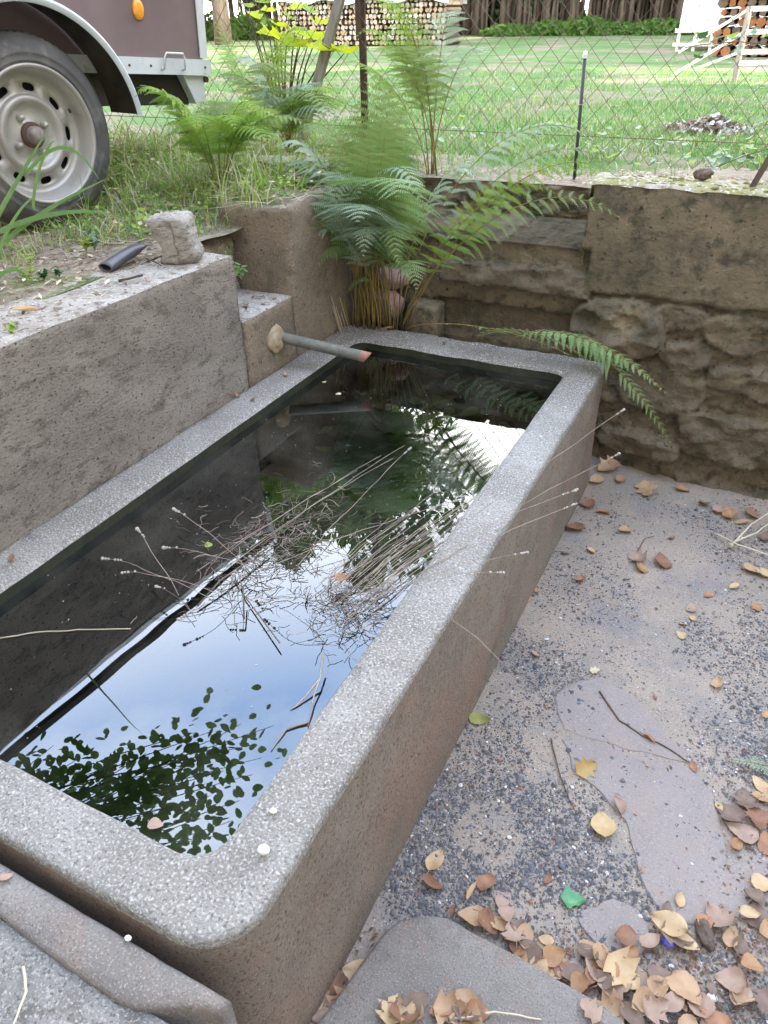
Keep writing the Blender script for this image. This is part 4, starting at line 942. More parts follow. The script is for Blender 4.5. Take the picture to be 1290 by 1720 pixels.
# leaf drift at the bottom
PL = [(600,1640,.05),(640,1660,.055),(560,1660,.05),(530,1690,.05),(500,1700,.045),(575,1700,.05),(620,1700,.05),(660,1700,.045),(700,1690,.04),(590,1675,.045),(545,1640,.03),(665,1650,.03),(470,1712,.035),(740,1700,.04),(780,1690,.04),(690,1715,.05),
 (815,1490,.045),(840,1520,.03),(790,1545,.045),(815,1560,.045),(760,1535,.018),(835,1555,.04),(860,1575,.045),(880,1580,.05),(885,1610,.045),(915,1590,.04),(930,1610,.045),(960,1640,.04),(985,1605,.045),(1010,1620,.05),(1045,1580,.045),(1060,1605,.04),(1045,1640,.065),(1030,1665,.05),
 (1090,1590,.04),(1120,1560,.06),(1150,1590,.045),(1135,1580,.05),(1205,1545,.055),(1225,1580,.035),(1240,1590,.04),(1180,1560,.035),(1150,1670,.055),(1130,1690,.045),(1170,1690,.05),(1100,1700,.05),(1075,1690,.045),(1060,1715,.05),(1225,1650,.05),(1240,1680,.045),(1260,1630,.035),(1270,1540,.05),
 (1285,1570,.04),(1255,1540,.035),(1280,1490,.045),(1262,1510,.035),(1200,1720,.05),(1280,1690,.04),(990,1700,.04),(1020,1700,.05),(905,1625,.04),(870,1600,.035),(945,1625,.03),(1080,1650,.045),(1105,1660,.035),(970,1660,.035),(850,1540,.035),(870,1560,.03)]
rnd = random.Random(8)
for i in range(26): PL.append((rnd.uniform(455, 800), rnd.uniform(1690, 1745), rnd.uniform(.03,.055)))
for i in range(22):
    t = rnd.random(); PL.append((840+380*t+rnd.uniform(-25,60), 1575+120*t+rnd.uniform(-30,50), rnd.uniform(.02,.045)))
for i, (u, v, L_) in enumerate(PL):
    left = u < 750; q = G(u, v); onslab = .05 if (v > 1675 and u < 1000 and u > 640) else 0
    if onslab: q = onz(u, v, .052)
    lift = rnd.uniform(0, .014) if not onslab else .0
    ground_leaf(q+Vector((0,0,lift)), L_*rnd.uniform(.85,1.1), rnd.choice(['birch','ovate','birch','ovate','maple']), 'dl%d' % rnd.choice([0,1,1,2,3,4,4,5,5,6]), 'curled tan or brown leaf in the drift at the near corner of the trough' if left else 'curled tan or brown leaf in the drift beside the slab',
                group='leaf drift by the trough corner' if left else 'leaf drift beside the slab', wav=1.0)
# litter crumbs: countless bits
def crumbs(name, region, n, mats, label, zf, size=(.003,.009), seed=1):
    r = random.Random(seed); mb = MB(); k = 0
    while k < n:
        p = region(r)
        if p is None: continue
        L_ = r.uniform(*size); a = r.uniform(0, 6.28); t = r.uniform(-.5,.5); ca, sa = math.cos(a), math.sin(a); w_ = L_*r.uniform(.12,.5); z = zf(p[0], p[1])+.002+L_*abs(t)*.5
        mb.add([(p[0]-ca*L_, p[1]-sa*L_, z-t*L_*.6), (p[0]+sa*w_, p[1]-ca*w_, z+.001), (p[0]+ca*L_, p[1]+sa*L_, z+t*L_*.6), (p[0]-sa*w_, p[1]+ca*w_, z+.002)], [(0,1,2,3)], r.randrange(len(mats))); k += 1
    return tag(mb.build(name, mats), label, 'litter', kind='stuff')
def reg_yard(r):
    u, v = r.uniform(450, 1330), r.uniform(830, 1750); p = onz(u, v, 0)
    if p.x < -.44: return None
    w_ = .05 + .9*sstep(1180, 1290, u)*(v > 1250 or v < 1000) + .9*(v > 1560 and (u > 830 or u < 700)) + .35*(v < 900)
    return p if r.random() < w_ else None
crumbs('leaf_litter', reg_yard, 2600, [M['dl5'], M['dl2'], M['cone'], M['twig'], M['dl4']], 'broken dark leaf litter and crumbs on the yard floor', zyard)
def reg_bank(r): 
    p = Vector((r.uniform(-3.4, -1.5), r.uniform(.3, 2.9), 0)); 
    return p
def zb(x, y): return max(zbank(x, y), .948 if x > -1.72 and y < 1.88 else -1)
crumbs('bank_litter', lambda r: (lambda p: p if (p.x < -1.73 or p.y < 1.85) and r.random() < (1 if p.x < -1.66 else .35) else None)(reg_bank(r)), 5200, [M['dl5'], M['dl4'], M['drygrass'], M['straw'], M['cone'], M['twig']], 'dry leaf scraps and bark crumbs on the left bank', zb, size=(.004,.02), seed=3)
ztop = lambda x, y: 1.074-.085*sstep(2.93, 3.25, y) if y < 3.24 else zverge(x, y)
crumbs('wall_top_litter', lambda r: (lambda p: None if (-1.52 < p.x < -.56 and p.y < 3.2) else p)(Vector((r.uniform(-1.9, 1.5), r.uniform(2.76, 3.4), 0))), 2600, [M['dl3'], M['dl1'], M['drygrass'], M['moss'], M['dl5'], M['straw']], 'yellow brown litter and moss bits along the wall top', ztop, size=(.004,.014), seed=4)
# moss cushions on the wall top
rnd = random.Random(4)
def moss_stuff():
    mb = MB()
    for i in range(230):
        x = rnd.choice([rnd.uniform(-.56,.3), rnd.uniform(-1.9, 1.2)]); x = x if not -1.52 < x < -.57 else x+1.0; y = rnd.uniform(2.74, 2.9); r = rnd.uniform(.004,.013); bm = bmesh.new(); bmesh.ops.create_icosphere(bm, subdivisions=1, radius=1)
        mb.add([(x+v.co.x*r*rnd.uniform(.8,1.2), y+v.co.y*r, 1.074+v.co.z*r*.5) for v in bm.verts], [[v.index for v in f.verts] for f in bm.faces], 0); bm.free()
    tag(mb.build('moss', M['moss'], smooth=True), 'yellow green moss cushions on top of the far wall', 'moss', kind='stuff')
moss_stuff()
rock('wood_lump', (-.245, 2.83, 1.10), (.028,.02,.018), M['cone'], 'dark crumbly lump on the top of the far wall', 'lump', seed=31, amp=.6)
rock('wood_lump', G(1183,1573)+Vector((0,0,.01)), (.016,.030,.014), M['cone'], 'dark crumbly lump of rotten wood among the leaves beside the flagstone', 'lump', seed=33, amp=.5, rot=.5)
rock('blue_fragment', G(1119,1590)+Vector((0,0,.016)), (.013,.009,.008), M['blue'], 'small shiny deep blue fragment half hidden under a tan leaf', 'fragment', seed=35, amp=.5, sub=2)
rock('pebble', onz(443,1427,.512), (.0095,.0085,.006), M['whitepeb'], 'round white pebble on the trough rim at its near corner', 'pebble', seed=36, amp=.1)
rock('pebble', onz(459,1362,.506), (.006,.005,.002), M['whitepeb'], 'flat white chip on the trough rim above the round pebble', 'pebble', seed=37, amp=.4)
rock('pebble', onz(215,1576,.485), (.005,.004,.003), M['whitepeb'], 'tiny white pebble on the edging stone of the step', 'pebble', seed=38, amp=.3)
for (u, v, s, lb) in ((1143,1372,.0045,'tiny white pebble on the large flagstone'), (855,1408,.006,'white pebble in the gravel left of the buff leaf'), (1075,1540,.005,'white pebble among the leaves under the green ivy leaf'), (1195,1677,.010,'white stone in the soil at the bottom right'), (944,1457,.008,'dark bluish pebble above the green ivy leaf')):
    rock('pebble', G(u, v)+Vector((0,0,s*.4)), (s, s*.8, s*.6), M['whitepeb'] if 'dark' not in lb else M['g5'], lb, 'pebble', seed=int(s*9000), amp=.3, sub=2)
# ------------------------------------------------------------------ twigs and straws
def twig(name, pts, r0, r1, mt, label, cat='twig', extra=()):
    mb = MB(); 
    for ps in [pts]+list(extra):
        P = []; 
        for a, b in zip(ps, ps[1:]):
            for k in range(4): P.append(Vector(a).lerp(Vector(b), k/4))
        P.append(Vector(ps[-1])); P = [p+Vector((fbm(p,30),fbm(p+Vector((2,2,2)),30),0))*.004 for p in P]
        mb.tube(P, [r0+(r1-r0)*i/(len(P)-1) for i in range(len(P))], n=6)
    return tag(mb.build(name, M[mt], smooth=True), label, cat)
gz = lambda u, v, z=.004: onz(u, v, z)
twig('twig', [gz(1008,1162), gz(1040,1210), gz(1078,1235), gz(1120,1255), gz(1160,1282)], .0026, .0014, 'twig', 'thin bent brown twig lying above the large flagstone')
twig('twig', [gz(925,1240), gz(940,1300), gz(955,1340), gz(968,1368)], .0022, .0012, 'twig', 'dark twig lying left of the ochre lobed leaf')
twig('twig', [gz(1072,925), gz(1082,905), gz(1100,900)], .0016, .001, 'twig', 'tiny forked twig among reddish leaves')
twig('straw_stalk', [gz(1200,895,.012), gz(1240,915,.03), gz(1300,935,.02)], .0032, .002, 'straw', 'pale broken straw stalks at the right edge of the gravel', 'straw', extra=[[gz(1228,918,.02), gz(1262,880,.04), gz(1310,850,.05)], [gz(1225,915,.02), gz(1270,895,.03), gz(1320,860,.05)]])
twig('straw_stalk', [onz(760,1712,.06), onz(830,1700,.065), onz(910,1712,.055)], .0022, .0014, 'straw', 'pale dry stalk lying on the sandstone slab', 'straw')
twig('twig', [onz(38,1625,.476), onz(45,1665,.477), onz(30,1700,.477), onz(20,1725,.477)], .0022, .0012, 'straw', 'thin dry stalk lying on the concrete step')
twig('twig', [onz(200,472,.955), onz(240,462,.955)], .004, .003, 'bark', 'short dark twig on the wall in front of the crushed tube')
twig('twig', [onz(245,434,.965), onz(262,440,.957), onz(270,446,.957)], .003, .002, 'twig', 'small dark twig beside the grooved stone block')
twig('dangling_stalk', [onz(745,1030,.497), onz(780,1065,.44)+Vector((.03,0,0)), onz(815,1110,.36)+Vector((.05,0,0))], .0013, .0008, 'lav', 'single dry stalk hanging down the outside of the trough', 'stalk')
twig('submerged_stalk', [onz(0,1072,.466), onz(60,1062,.467), onz(130,1058,.467), onz(220,1056,.466)], .0016, .0012, 'drygrass', 'thin yellowish stalk floating near the left side of the water', 'stalk')
twig('forked_twig', [onz(543,1095,.50), onz(537,1140,.482), onz(527,1175,.475), onz(518,1220,.464)], .0022, .0014, 'lav', 'short branched dry twig leaning on the near right rim in the water', extra=[[onz(537,1140,.482), onz(515,1170,.470), onz(490,1192,.464)], [onz(520,1212,.466), onz(480,1225,.466), onz(455,1262,.464)]])
# ------------------------------------------------------------------ dead lavender bunch
def lavender():
    root = empty('dead_lavender', onz(560,960,.47), 'tangled bunch of dead lavender stalks lying in the water and over the right rim', 'dead plant')
    r = random.Random(12)
    def stalk(p0, p1, sag=.02, rad=.0008, head=True, mt='lav'):
        p0, p1 = Vector(p0), Vector(p1); mb = MB(); n = 12; P = []
        for i in range(n+1):
            t = i/n; q = p0.lerp(p1, t); q.z += 4*sag*t*(1-t); q += Vector((fbm(q, 9), fbm(q+Vector((3,0,0)), 9), fbm(q+Vector((0,3,0)), 4)))*.014*math.sin(math.pi*t); q.z = max(q.z, ZW+.001); P.append(q)
        mb.tube(P, [rad*(1-.35*i/n) for i in range(n+1)], n=5)
        o = world_child(mb.build('stalk', M[mt]), root)
        if head:
            hb = MB(); d = (P[-1]-P[-2]).normalized()
            for k in range(r.choice([4,5,6])):
                c = P[-1] - d*(.0072*k + (0.009 if k > 2 else 0)); s = .0040*(1-.08*k)*r.uniform(.8,1.25)
                bm = bmesh.new(); bmesh.ops.create_icosphere(bm, subdivisions=1, radius=1)
                hb.add([c+Vector((v.co.x*s*r.uniform(.7,1.3), v.co.y*s*r.uniform(.7,1.3), v.co.z*s*r.uniform(.7,1.3))) for v in bm.verts], [[v.index for v in f.verts] for f in bm.faces]); bm.free()
            h = hb.build('flower_head', M['lavhead'], None); h.parent = o
    R = [((640,990,.50),(1048,688,.60),.00),((640,1000,.50),(1040,762,.59),.02),((620,985,.50),(970,822,.57),.02),((625,1010,.49),(968,846,.55),.02),((620,1010,.49),(886,928,.53),.02),((600,1000,.49),(846,962,.52),.02)]
    for a, b, s in R: stalk(onz(*a), onz(*b), sag=.012+s*.3)
    for a, b in (((230,1000,.47),(230,888,.56)),((290,1010,.47),(172,938,.55)),((300,1000,.48),(205,962,.53)),((340,950,.48),(292,855,.60)),((360,960,.48),(275,920,.54))):
        stalk(onz(a[0]+70, a[1], a[2]), onz(*b), sag=.02, mt='lav')
    for a, b in (((330,960,.475),(640,765,.50)),((400,940,.475),(680,748,.49)),((420,920,.48),(660,770,.50)),((380,930,.475),(600,790,.49)),((430,960,.48),(770,840,.50)),((500,950,.48),(690,752,.47))):
        stalk(onz(*a), onz(*b), sag=.01, head=r.random() < .6)
    for i in range(38):          # the dense sheaf
        u, v = r.uniform(520, 640), r.uniform(960, 1040); L_ = r.uniform(.5, 1); du, dv = 230*L_, -165*L_
        z1 = r.uniform(.475, .50); stalk(onz(u, v, .468+r.random()*.02), onz(min(u+du+r.uniform(-20,20), 830), v+dv+r.uniform(-30,15), z1), sag=r.uniform(0,.014), head=r.random() < .3, rad=r.uniform(.0005,.0009))
    # dark standing stalks in the open water
    for a, b in (((440,985,.465),(420,935,.53)),((400,1010,.465),(395,960,.55)),((330,1040,.465),(262,985,.50)),((545,1080,.465),(440,1010,.49)),((400,1010,.465),(300,1040,.50))):
        stalk(onz(*a), onz(*b), sag=.02, mt='lavdark')
    # tangled twig mass: uncountable fine twigs
    mb = MB()
    for i in range(680):
        q = r.random()
        if q < .55: u, v = r.gauss(470, 60), r.gauss(900, 34); v -= (u-470)*.25
        elif q < .9: u, v = r.gauss(585, 45), r.gauss(1010, 30)
        else: u, v = r.gauss(400, 35), r.gauss(985, 30)
        p = onz(u, v, ZW+.003+abs(r.gauss(0,.012))); 
        if p.x > -.545: continue
        a = r.uniform(0, 6.28); L_ = r.uniform(.02,.06); pts = [p]
        for k in range(4):
            a += r.uniform(-.55,.55); q2 = pts[-1] + Vector((math.cos(a), math.sin(a), r.uniform(-.3,.45)))*L_/4; q2.z = max(q2.z, ZW+.001); pts.append(q2)
        mb.tube(pts, [r.uniform(.0004,.0011)]*5, n=3, mi=0 if r.random() < .78 else 1, cap=False)
    o = mb.build('twig_tangle', [M['lavdark'], M['lav']]); o['kind'] = 'stuff'; world_child(o, root)
    mb = MB(); 
    for pts, rd in (([(470,1080,.48),(440,1040,.475),(410,1000,.47),(400,960,.49)], .0016), ([(410,1040,.478),(408,985,.50)], .0018), ([(330,1020,.47),(370,975,.485),(450,920,.48)], .0022)):
        P = [onz(*p) for p in pts]; mb.tube(P, [rd]*len(P), n=6)
    world_child(mb.build('woody_stem', M['lavdark'], smooth=True), root)
lavender()
ground_leaf(onz(575,975,.482), .03, 'birch', 'dl6', 'reddish brown leaf caught in the dead lavender', az=.6)
# leaves floating on and lying in the water
for u, v, L_, mt, lb in ((568,662,.018,'pl','tiny pale petal like leaf floating near the spout'), (545,642,.014,'pl','tiny pale scrap floating left of the spout'), (262,1385,.022,'dl4','pinkish leaf bit floating against the near rim of the trough'), (350,915,.02,'weed','bright green scrap at the edge of the dead lavender')):
    ground_leaf(onz(u, v, ZW+.0005), L_, 'birch', mt, lb, curl=.1, pitch=0, roll=0, stalk=0, wav=.1, name='floating_leaf')
for i, (u, v, s) in enumerate(((740,650,.07),(720,690,.06),(770,640,.05),(790,680,.06),(755,665,.06),(545,700,.05),(540,735,.05),(700,660,.05),(820,665,.05),(850,690,.04))):
    p = onz(u, v, ZW); p.z = .395 + .01*(i % 4)
    ground_leaf(p, s, 'ovate', 'lily', 'drowned yellowish leaf under the water at the far end of the trough', group='drowned leaves', curl=.4, name='drowned_leaf')
# bits on the rims and the block
for i, (u, v, z, s, c) in enumerate(((345,705,.503,.018,2),(400,665,.503,.02,6),(425,672,.503,.018,2),(480,630,.503,.02,4),(20,940,.503,.02,2),(450,615,.503,.014,6),(745,577,.503,.02,5),(640,555,.505,.025,0),(10,1475,.482,.018,4),(443,510,.728,.02,2),(412,515,.728,.022,5),(462,502,.728,.018,4),(425,500,.728,.015,2))):
    ground_leaf(onz(u, v, z), s, 'ovate', 'dl%d' % c, 'small dry leaf scrap on the trough rim' if z < .6 else 'small dry leaf scrap on top of the low spout block', group='scraps on the rim' if z < .6 else 'scraps on the spout block', curl=.8)
ground_leaf(onz(655,552,.51), .03, 'ovate', 'dl0', 'bright orange leaf at the foot of the fern stems', az=.2, curl=.6)
# ------------------------------------------------------------------ grasses and weeds
def blade(mb, p, h, az, lean, w_, mi=0, n=5):
    p = Vector(p); d = Vector((math.cos(az), math.sin(az), 0)); s = Vector((-d.y, d.x, 0)); vs = []
    for i in range(n+1):
        t = i/n; c = p + Vector((0,0,1))*h*(t - .35*lean*t*t) + d*h*lean*t*t; ww = w_*(1-t)**.7*.5 + .0002
        vs += [c-s*ww, c+s*ww]
    mb.add(vs, [(2*i, 2*i+1, 2*i+3, 2*i+2) for i in range(n)], mi)
def scatter_grass(name, n, reg, zf, hr, wr, mats, label, seed, weights=None, nseg=4):
    r = random.Random(seed); mb = MB(); k = 0
    while k < n:
        p = reg(r)
        if p is None: continue
        blade(mb, (p[0], p[1], zf(p[0], p[1])), r.uniform(*hr), r.uniform(0, 6.28), r.uniform(.2, 1.3), r.uniform(*wr), r.choices(range(len(mats)), weights)[0], nseg); k += 1
    return tag(mb.build(name, mats), label, 'grass', kind='stuff')
def lawn_reg(r):
    u, v = r.uniform(330, 1330), 40 + 260*r.random()**1.0
    p = onz(u, v, .955)
    if p.y < 3.3 or p.y > 11: return None
    d = fbm((p.x, p.y, 0), 1.1, 3) + .10*fbm((p.x*.5, p.y, 3), .8)
    if p.y < 3.9 and r.random() < .7: return None
    return p if d > -.22+.2*r.random() or r.random() < .2 else None
scatter_grass('lawn_grass', 34000, lawn_reg, zlawn, (.015,.055), (.003,.008), [M['grass'], M['drygrass'], M['weed']], 'thin mown grass of the lawn behind the fence', 31, (8,1.2,2), 3)
def fence_reg(r):
    x, y = r.uniform(-5, 1.6), r.uniform(2.97, 3.7)
    if -1.52 < x < -.56 and y < 3.22: return None
    return (x, y) if fbm((x, y, 0), 3) > -.05+.3*(x > -1.5) or (x < -1.6 and r.random() < .5) else None
scatter_grass('fence_grass', 2000, fence_reg, lambda x, y: ztop(x, y), (.03,.14), (.002,.005), [M['grass'], M['drygrass'], M['weed']], 'loose grass and straw along the foot of the fence', 32, (3,4,2))
def bank_reg(r):
    x, y = r.uniform(-4.2, -1.55), r.uniform(.5, 3.3)
    if x > -1.70 and 1.86 < y < 2.24: return None
    d = fbm((x, y, 3), 3.5) + .6*sstep(1.7, 2.4, y) - .5*sstep(-1.95, -1.7, x)*(y < 1.9)
    return (x, y) if d > .02 + r.random()*.22 else None
scatter_grass('bank_grass', 12000, bank_reg, lambda x, y: 1.02 if x > -1.78 and y > 2.2 else zbank(x, y), (.02,.11), (.002,.005), [M['grass'], M['drygrass'], M['weed'], M['fern_yellow']], 'ragged grass and dry straw on the left bank around the trailer wheel', 33, (4,5,5,2))
def weed(base, n, h, mt, label, name='weed', seed=0, lw=.5, size=.03, group=None):
    r = random.Random(seed); root = empty(name, base, label, 'plant', group); st = MB(); lf = MB()
    for i in range(n):
        a = r.uniform(0, 6.28); hh = h*r.uniform(.5, 1); t = Vector(base)+Vector((math.cos(a)*hh*.4, math.sin(a)*hh*.4, hh)); st.tube([base, Vector(base).lerp(t, .5)+Vector((0,0,.1*hh)), t], [.0012,.001,.0007], n=4)
        for k in range(3): 
            q = Vector(base).lerp(t, .5+.25*k); leaf_mesh(lf, 'ovate', size*r.uniform(.6,1.2), size*lw, q, r.uniform(0, 6.28), r.uniform(-.9,.1), r.uniform(-.3,.3), .6, .2)
    world_child(st.build('stem', M[mt]), root); world_child(lf.build('leaf', M[mt]), root)
WD = [((230,300,.94),9,.10,'weed','yellow green leafy weed patch right of the trailer tyre'),((262,285,.94),8,.09,'weed','small bright weed below the arching yellow green fern'),((205,235,.93),7,.10,'fern_yellow','yellow green grassy plant under the trailer mudguard'),((160,420,.935),5,.06,'ivy','small dark green seedling in the soil below the tyre'),((50,478,.94),4,.07,'weed','broad leaved light green plant on the left bank'),
      ((75,470,.945),6,.025,'ivy','flat grey green rosette at the edge of the retaining wall'),((100,465,.945),5,.025,'ivy','second flat rosette right of the first near the wall edge'),((145,425,.935),5,.05,'weed','fresh green seedling next to the dark seedling'),((20,560,.95),4,.02,'weed','tiny moss green creeper at the left end of the wall top'),((285,330,.94),8,.08,'weed','green weed tuft just behind the grooved stone block'),((320,260,.95),9,.14,'drygrass','dry straw tuft under the arching fern'),((405,470,.86),6,.05,'fern','small fern sprout growing in the joint beside the corner pier')]
for i, (p, n, h, mt, lb) in enumerate(WD): weed(onz(*p), n, h, mt, lb, seed=i, size=.032 if h > .03 else .022)
# long grass blades in front of the trailer wheel
def long_blades():
    root = empty('grass_clump', onz(-30, 470, .93), 'clump of long arching grass blades in front of the trailer wheel', 'grass plant')
    for k, (pts, w_) in enumerate([([(-60,480,1.75),(0,390,1.72),(90,340,1.70),(180,300,1.72)], .013), ([(-40,440,1.7),(-5,345,1.66),(45,280,1.62),(80,215,1.60)], .014), ([(45,290,1.62),(100,215,1.60),(135,250,1.58),(165,300,1.57)], .007),
                       ([(-50,420,1.75),(20,360,1.7),(130,345,1.66),(190,360,1.64)], .012), ([(-30,560,1.5),(-20,420,1.5),(30,340,1.5),(60,330,1.5)], .010), ([(55,350,1.72),(55,290,1.70),(80,240,1.70),(92,236,1.70)], .008), ([(-80,600,1.2),(-40,480,1.25),(15,420,1.3),(50,470,1.35)], .010), ([(-90,640,1.0),(-60,520,1.0),(-30,430,1.0),(-10,400,1.0)], .012)]):
        P = [ony(*p) for p in pts]; n = 14; vs = []; cv = [bez(*P, i/n) for i in range(n+1)]
        for i, c in enumerate(cv):
            t = (cv[min(i+1, n)]-cv[max(i-1, 0)]).normalized(); s = t.cross(Vector((.25,-1,.5)).normalized()).normalized(); ww = w_*.8*(1-(i/n)**2.2)+.0006
            f = t.cross(s)*ww*.35; vs += [c-s*ww+f, c, c+s*ww+f]
        m = MB(); m.add(vs, [(3*i+k2, 3*i+k2+1, 3*i+k2+4, 3*i+k2+3) for i in range(n) for k2 in (0, 1)]); world_child(m.build('blade', M['grass'], smooth=True), root)
long_blades()
# yellow maple sapling by the stake
def sapling(base, spec, mt, label, name='maple_sapling'):
    root = empty(name, base, label, 'plant')
    st = MB(); lf = []
    for (u, v, y, L_) in spec:
        t = ony(u, v, y); st.tube([base, Vector(base).lerp(t, .6)+Vector((0,0,.05)), t], [.005,.004,.002], n=5)
        mb = MB(); leaf_mesh(mb, 'maple', L_, L_*1.15, t, random.uniform(-1,.5), random.uniform(-.2,.3), random.uniform(-.3,.3), .7, .15, .5); world_child(mb.build('leaf', M[mt]), root)
    world_child(st.build('stem', M['bark']), root)
sapling((-2.35, 3.55, .98), [(480,75,3.42,.22),(520,66,3.42,.20),(548,88,3.30,.18),(578,90,3.32,.16),(500,80,3.38,.18),(460,62,3.5,.16),(455,20,3.6,.10),(500,15,3.6,.10),(430,30,3.6,.09),(540,40,3.6,.10),(470,45,3.55,.1)], 'maple', 'sapling with bright yellow green lobed leaves behind the leaning stake')
sapling((-2.6, 3.9, .98), [(415,12,3.8,.10),(445,6,3.8,.10),(485,30,3.8,.09),(460,-12,3.8,.10),(520,20,3.8,.09),(400,-20,3.8,.10)], 'weed', 'light green leafy shrub behind the yellow sapling', 'young_shrub')
# ivy strands hanging in from the right
def ivy(pts, n, label, seed):
    r = random.Random(seed); root = empty('ivy', ony(*pts[0]), label, 'plant'); P = [ony(*p) for p in pts]; s = MB(); s.tube(P, .0018, n=5); world_child(s.build('stem', M['twig']), root)
    for i in range(n):
        t = r.random()*(len(P)-1); k = int(t); c = P[k].lerp(P[min(k+1, len(P)-1)], t-k)+Vector((r.uniform(-.05,.05), r.uniform(-.03,.03), r.uniform(-.04,.04)))
        mb = MB(); leaf_mesh(mb, 'ivy', r.uniform(.03,.055), r.uniform(.03,.05), c, r.uniform(0, 6.28), r.uniform(-.8,.6), r.uniform(-.8,.8), .4, .2, .4); world_child(mb.build('leaf', M[r.choice(['ivy','ivy','fern_pale','weed'])]), root)
ivy([(1330,300,3.1),(1290,250,3.1),(1250,262,3.08),(1205,280,3.05)], 18, 'glossy ivy at the right end of the wall top beside the rusty brace', 1)
ivy([(1330,60,3.5),(1290,75,3.5),(1240,70,3.5),(1180,75,3.5),(1150,80,3.5)], 14, 'leafy branch crossing in front of the fence at the top right', 2)
ivy([(1330,150,3.5),(1300,190,3.5),(1285,210,3.5)], 9, 'ivy strand climbing the fence at the right edge', 3)
# rubble heap on the lawn
def heap():
    r = random.Random(6); root = empty('brush_heap', onz(1190,225,.97), 'small heap of grey dead leaves and sticks on the lawn', 'heap'); mb = MB(); c = onz(1190,222,.96)
    for i in range(420):
        p = c + Vector((r.gauss(0,.11), r.gauss(0,.10), 0)); p.z = .955+.02+max(0,.09-abs(p.x-c.x)*.5-abs(p.y-c.y)*.4)*r.random()
        leaf_mesh(mb, 'ovate', r.uniform(.03,.07), r.uniform(.01,.035), p, r.uniform(0,6.28), r.uniform(-.7,.7), r.uniform(-.9,.9), .8, .4, mi=r.randrange(3))
    world_child(mb.build('dead_leaves', [M['lav'], M['dl5'], M['spider']]), root)
heap()
# grapevine weeds in lawn: light broad leaves
def clover_reg(r):
    p = onz(r.uniform(700, 1300), r.uniform(95, 290), .955); return p if p.y > 3.1 and fbm(p, 2.5) > .05 else None
def clovers():
    r = random.Random(44); mb = MB(); k = 0
    while k < 260:
        p = clover_reg(r)
        if p is None: continue
        leaf_mesh(mb, 'ovate', r.uniform(.02,.05), r.uniform(.015,.035), (p.x, p.y, .975+r.random()*.03), r.uniform(0,6.28), r.uniform(-.5,.5), r.uniform(-.5,.5), .5, .2, mi=r.randrange(2)); k += 1
    tag(mb.build('broad_leaf_weeds', [M['fern_pale'], M['weed']]), 'pale broad leaved weeds dotted through the lawn', 'weeds', kind='stuff')
clovers()
# ------------------------------------------------------------------ far background
def woodpile(name, x0, x1, y, h, mats, label, seed, tarp=None, rlog=.07, zb_=.95, ang=0, rows=2):
    r = random.Random(seed); root = empty(name, ((x0+x1)/2, y, zb_), label, 'woodpile', rz=ang); ends, bark = MB(), MB()
    X = x1-x0; n = 0; z = rlog
    while z < h and n < 100000:
        x = -X/2 + rlog*(.5+.5*(int(z/rlog) % 2)); top = h*(1-.10*math.sin(3*x/X)) 
        while x < X/2:
            if z < top:
                q = rlog*r.uniform(.62,1.0); yy = r.uniform(-.04,.05); k = r.choice([3,4,5,6,7]); a0 = r.uniform(0,6.28)
                ring = [(x+q*math.cos(a0+2*math.pi*i/k)*r.uniform(.8,1.1), z+q*math.sin(a0+2*math.pi*i/k)*r.uniform(.8,1.1)) for i in range(k)]
                ends.add([(a, yy, b) for a, b in ring], [tuple(range(k))], r.randrange(2))
                vs = [(a, yy+.001, b) for a, b in ring]+[(a, yy+.9, b) for a, b in ring]; bark.add(vs, [(i, (i+1) % k, k+(i+1) % k, k+i) for i in range(k)])
            x += rlog*1.65
        z += rlog*1.5
    a = ends.build('log_ends', [mats[0], mats[1]], root); a['kind'] = 'stuff'; b = bark.build('logs', mats[2], root); b['kind'] = 'stuff'
    if tarp:
        mb = MB(); n = 30; vs = []
        for j, (yy, zz) in enumerate(((-.12, h-.12), (-.10, h+.02), (.4, h+.22), (1.0, h+.05), (1.05, h-.2))):
            for i in range(n+1): x = -X/2-.1+(X+.2)*i/n; vs.append((x, yy+.03*fbm((x, yy, 0), 2), zz+.08*fbm((x, yy, 0), 1.5)+(.05*math.sin(i*.8) if j == 0 else 0)))
        mb.add(vs, [(j*(n+1)+i, j*(n+1)+i+1, (j+1)*(n+1)+i+1, (j+1)*(n+1)+i) for j in range(4) for i in range(n)]); mb.build('tarpaulin', tarp, root, True)
woodpile('woodpile', ony(470,50,18.6).x, ony(748,50,18.6).x, 18.6, 1.02, (M['logend'], M['lavhead'], M['logbark']), 'long stack of split firewood with white tarpaulin on top, behind the fence', 1, tarp=M['white'])
woodpile('woodpile', -1.45, 3.4, 13.8, .88, (M['redlog'], M['logbark'], M['logbark']), 'red brown stack of firewood under a pale sheet at the top right', 2, tarp=M['white'], rlog=.08)
def tent():
    root = empty('white_tent', (-1.1, 16.5, .95), 'white plastic covered tent at the top right beside the trees', 'tent'); mb = MB(); n = 12
    vs = []
    prof = [(-1.15,.30),(-1.15,1.6),(0,2.4),(1.15,1.6),(1.15,.30)]
    for i in range(n+1):
        y = -.6+4*i/n
        for j, (x, z) in enumerate(prof): vs.append((x+.04*fbm((x,y,z),2), y, z+.04*fbm((y,x,z),2)))
    mb.add(vs, [(i*5+j, i*5+j+1, (i+1)*5+j+1, (i+1)*5+j) for i in range(n) for j in range(4)] + [(0,1,2,3,4)]); mb.build('cover', M['white'], root)
    f = MB(); 
    for i in range(9): f.box((-1.15+.27*i, -.66, .0), (-1.10+.27*i, -.62, .32))
    f.box((-1.2,-.69,.28),(1.2,-.665,.34)); f.box((-1.2,-.69,.08),(1.2,-.665,.13)); f.build('base_frame', M['whitewood'], root)
tent()
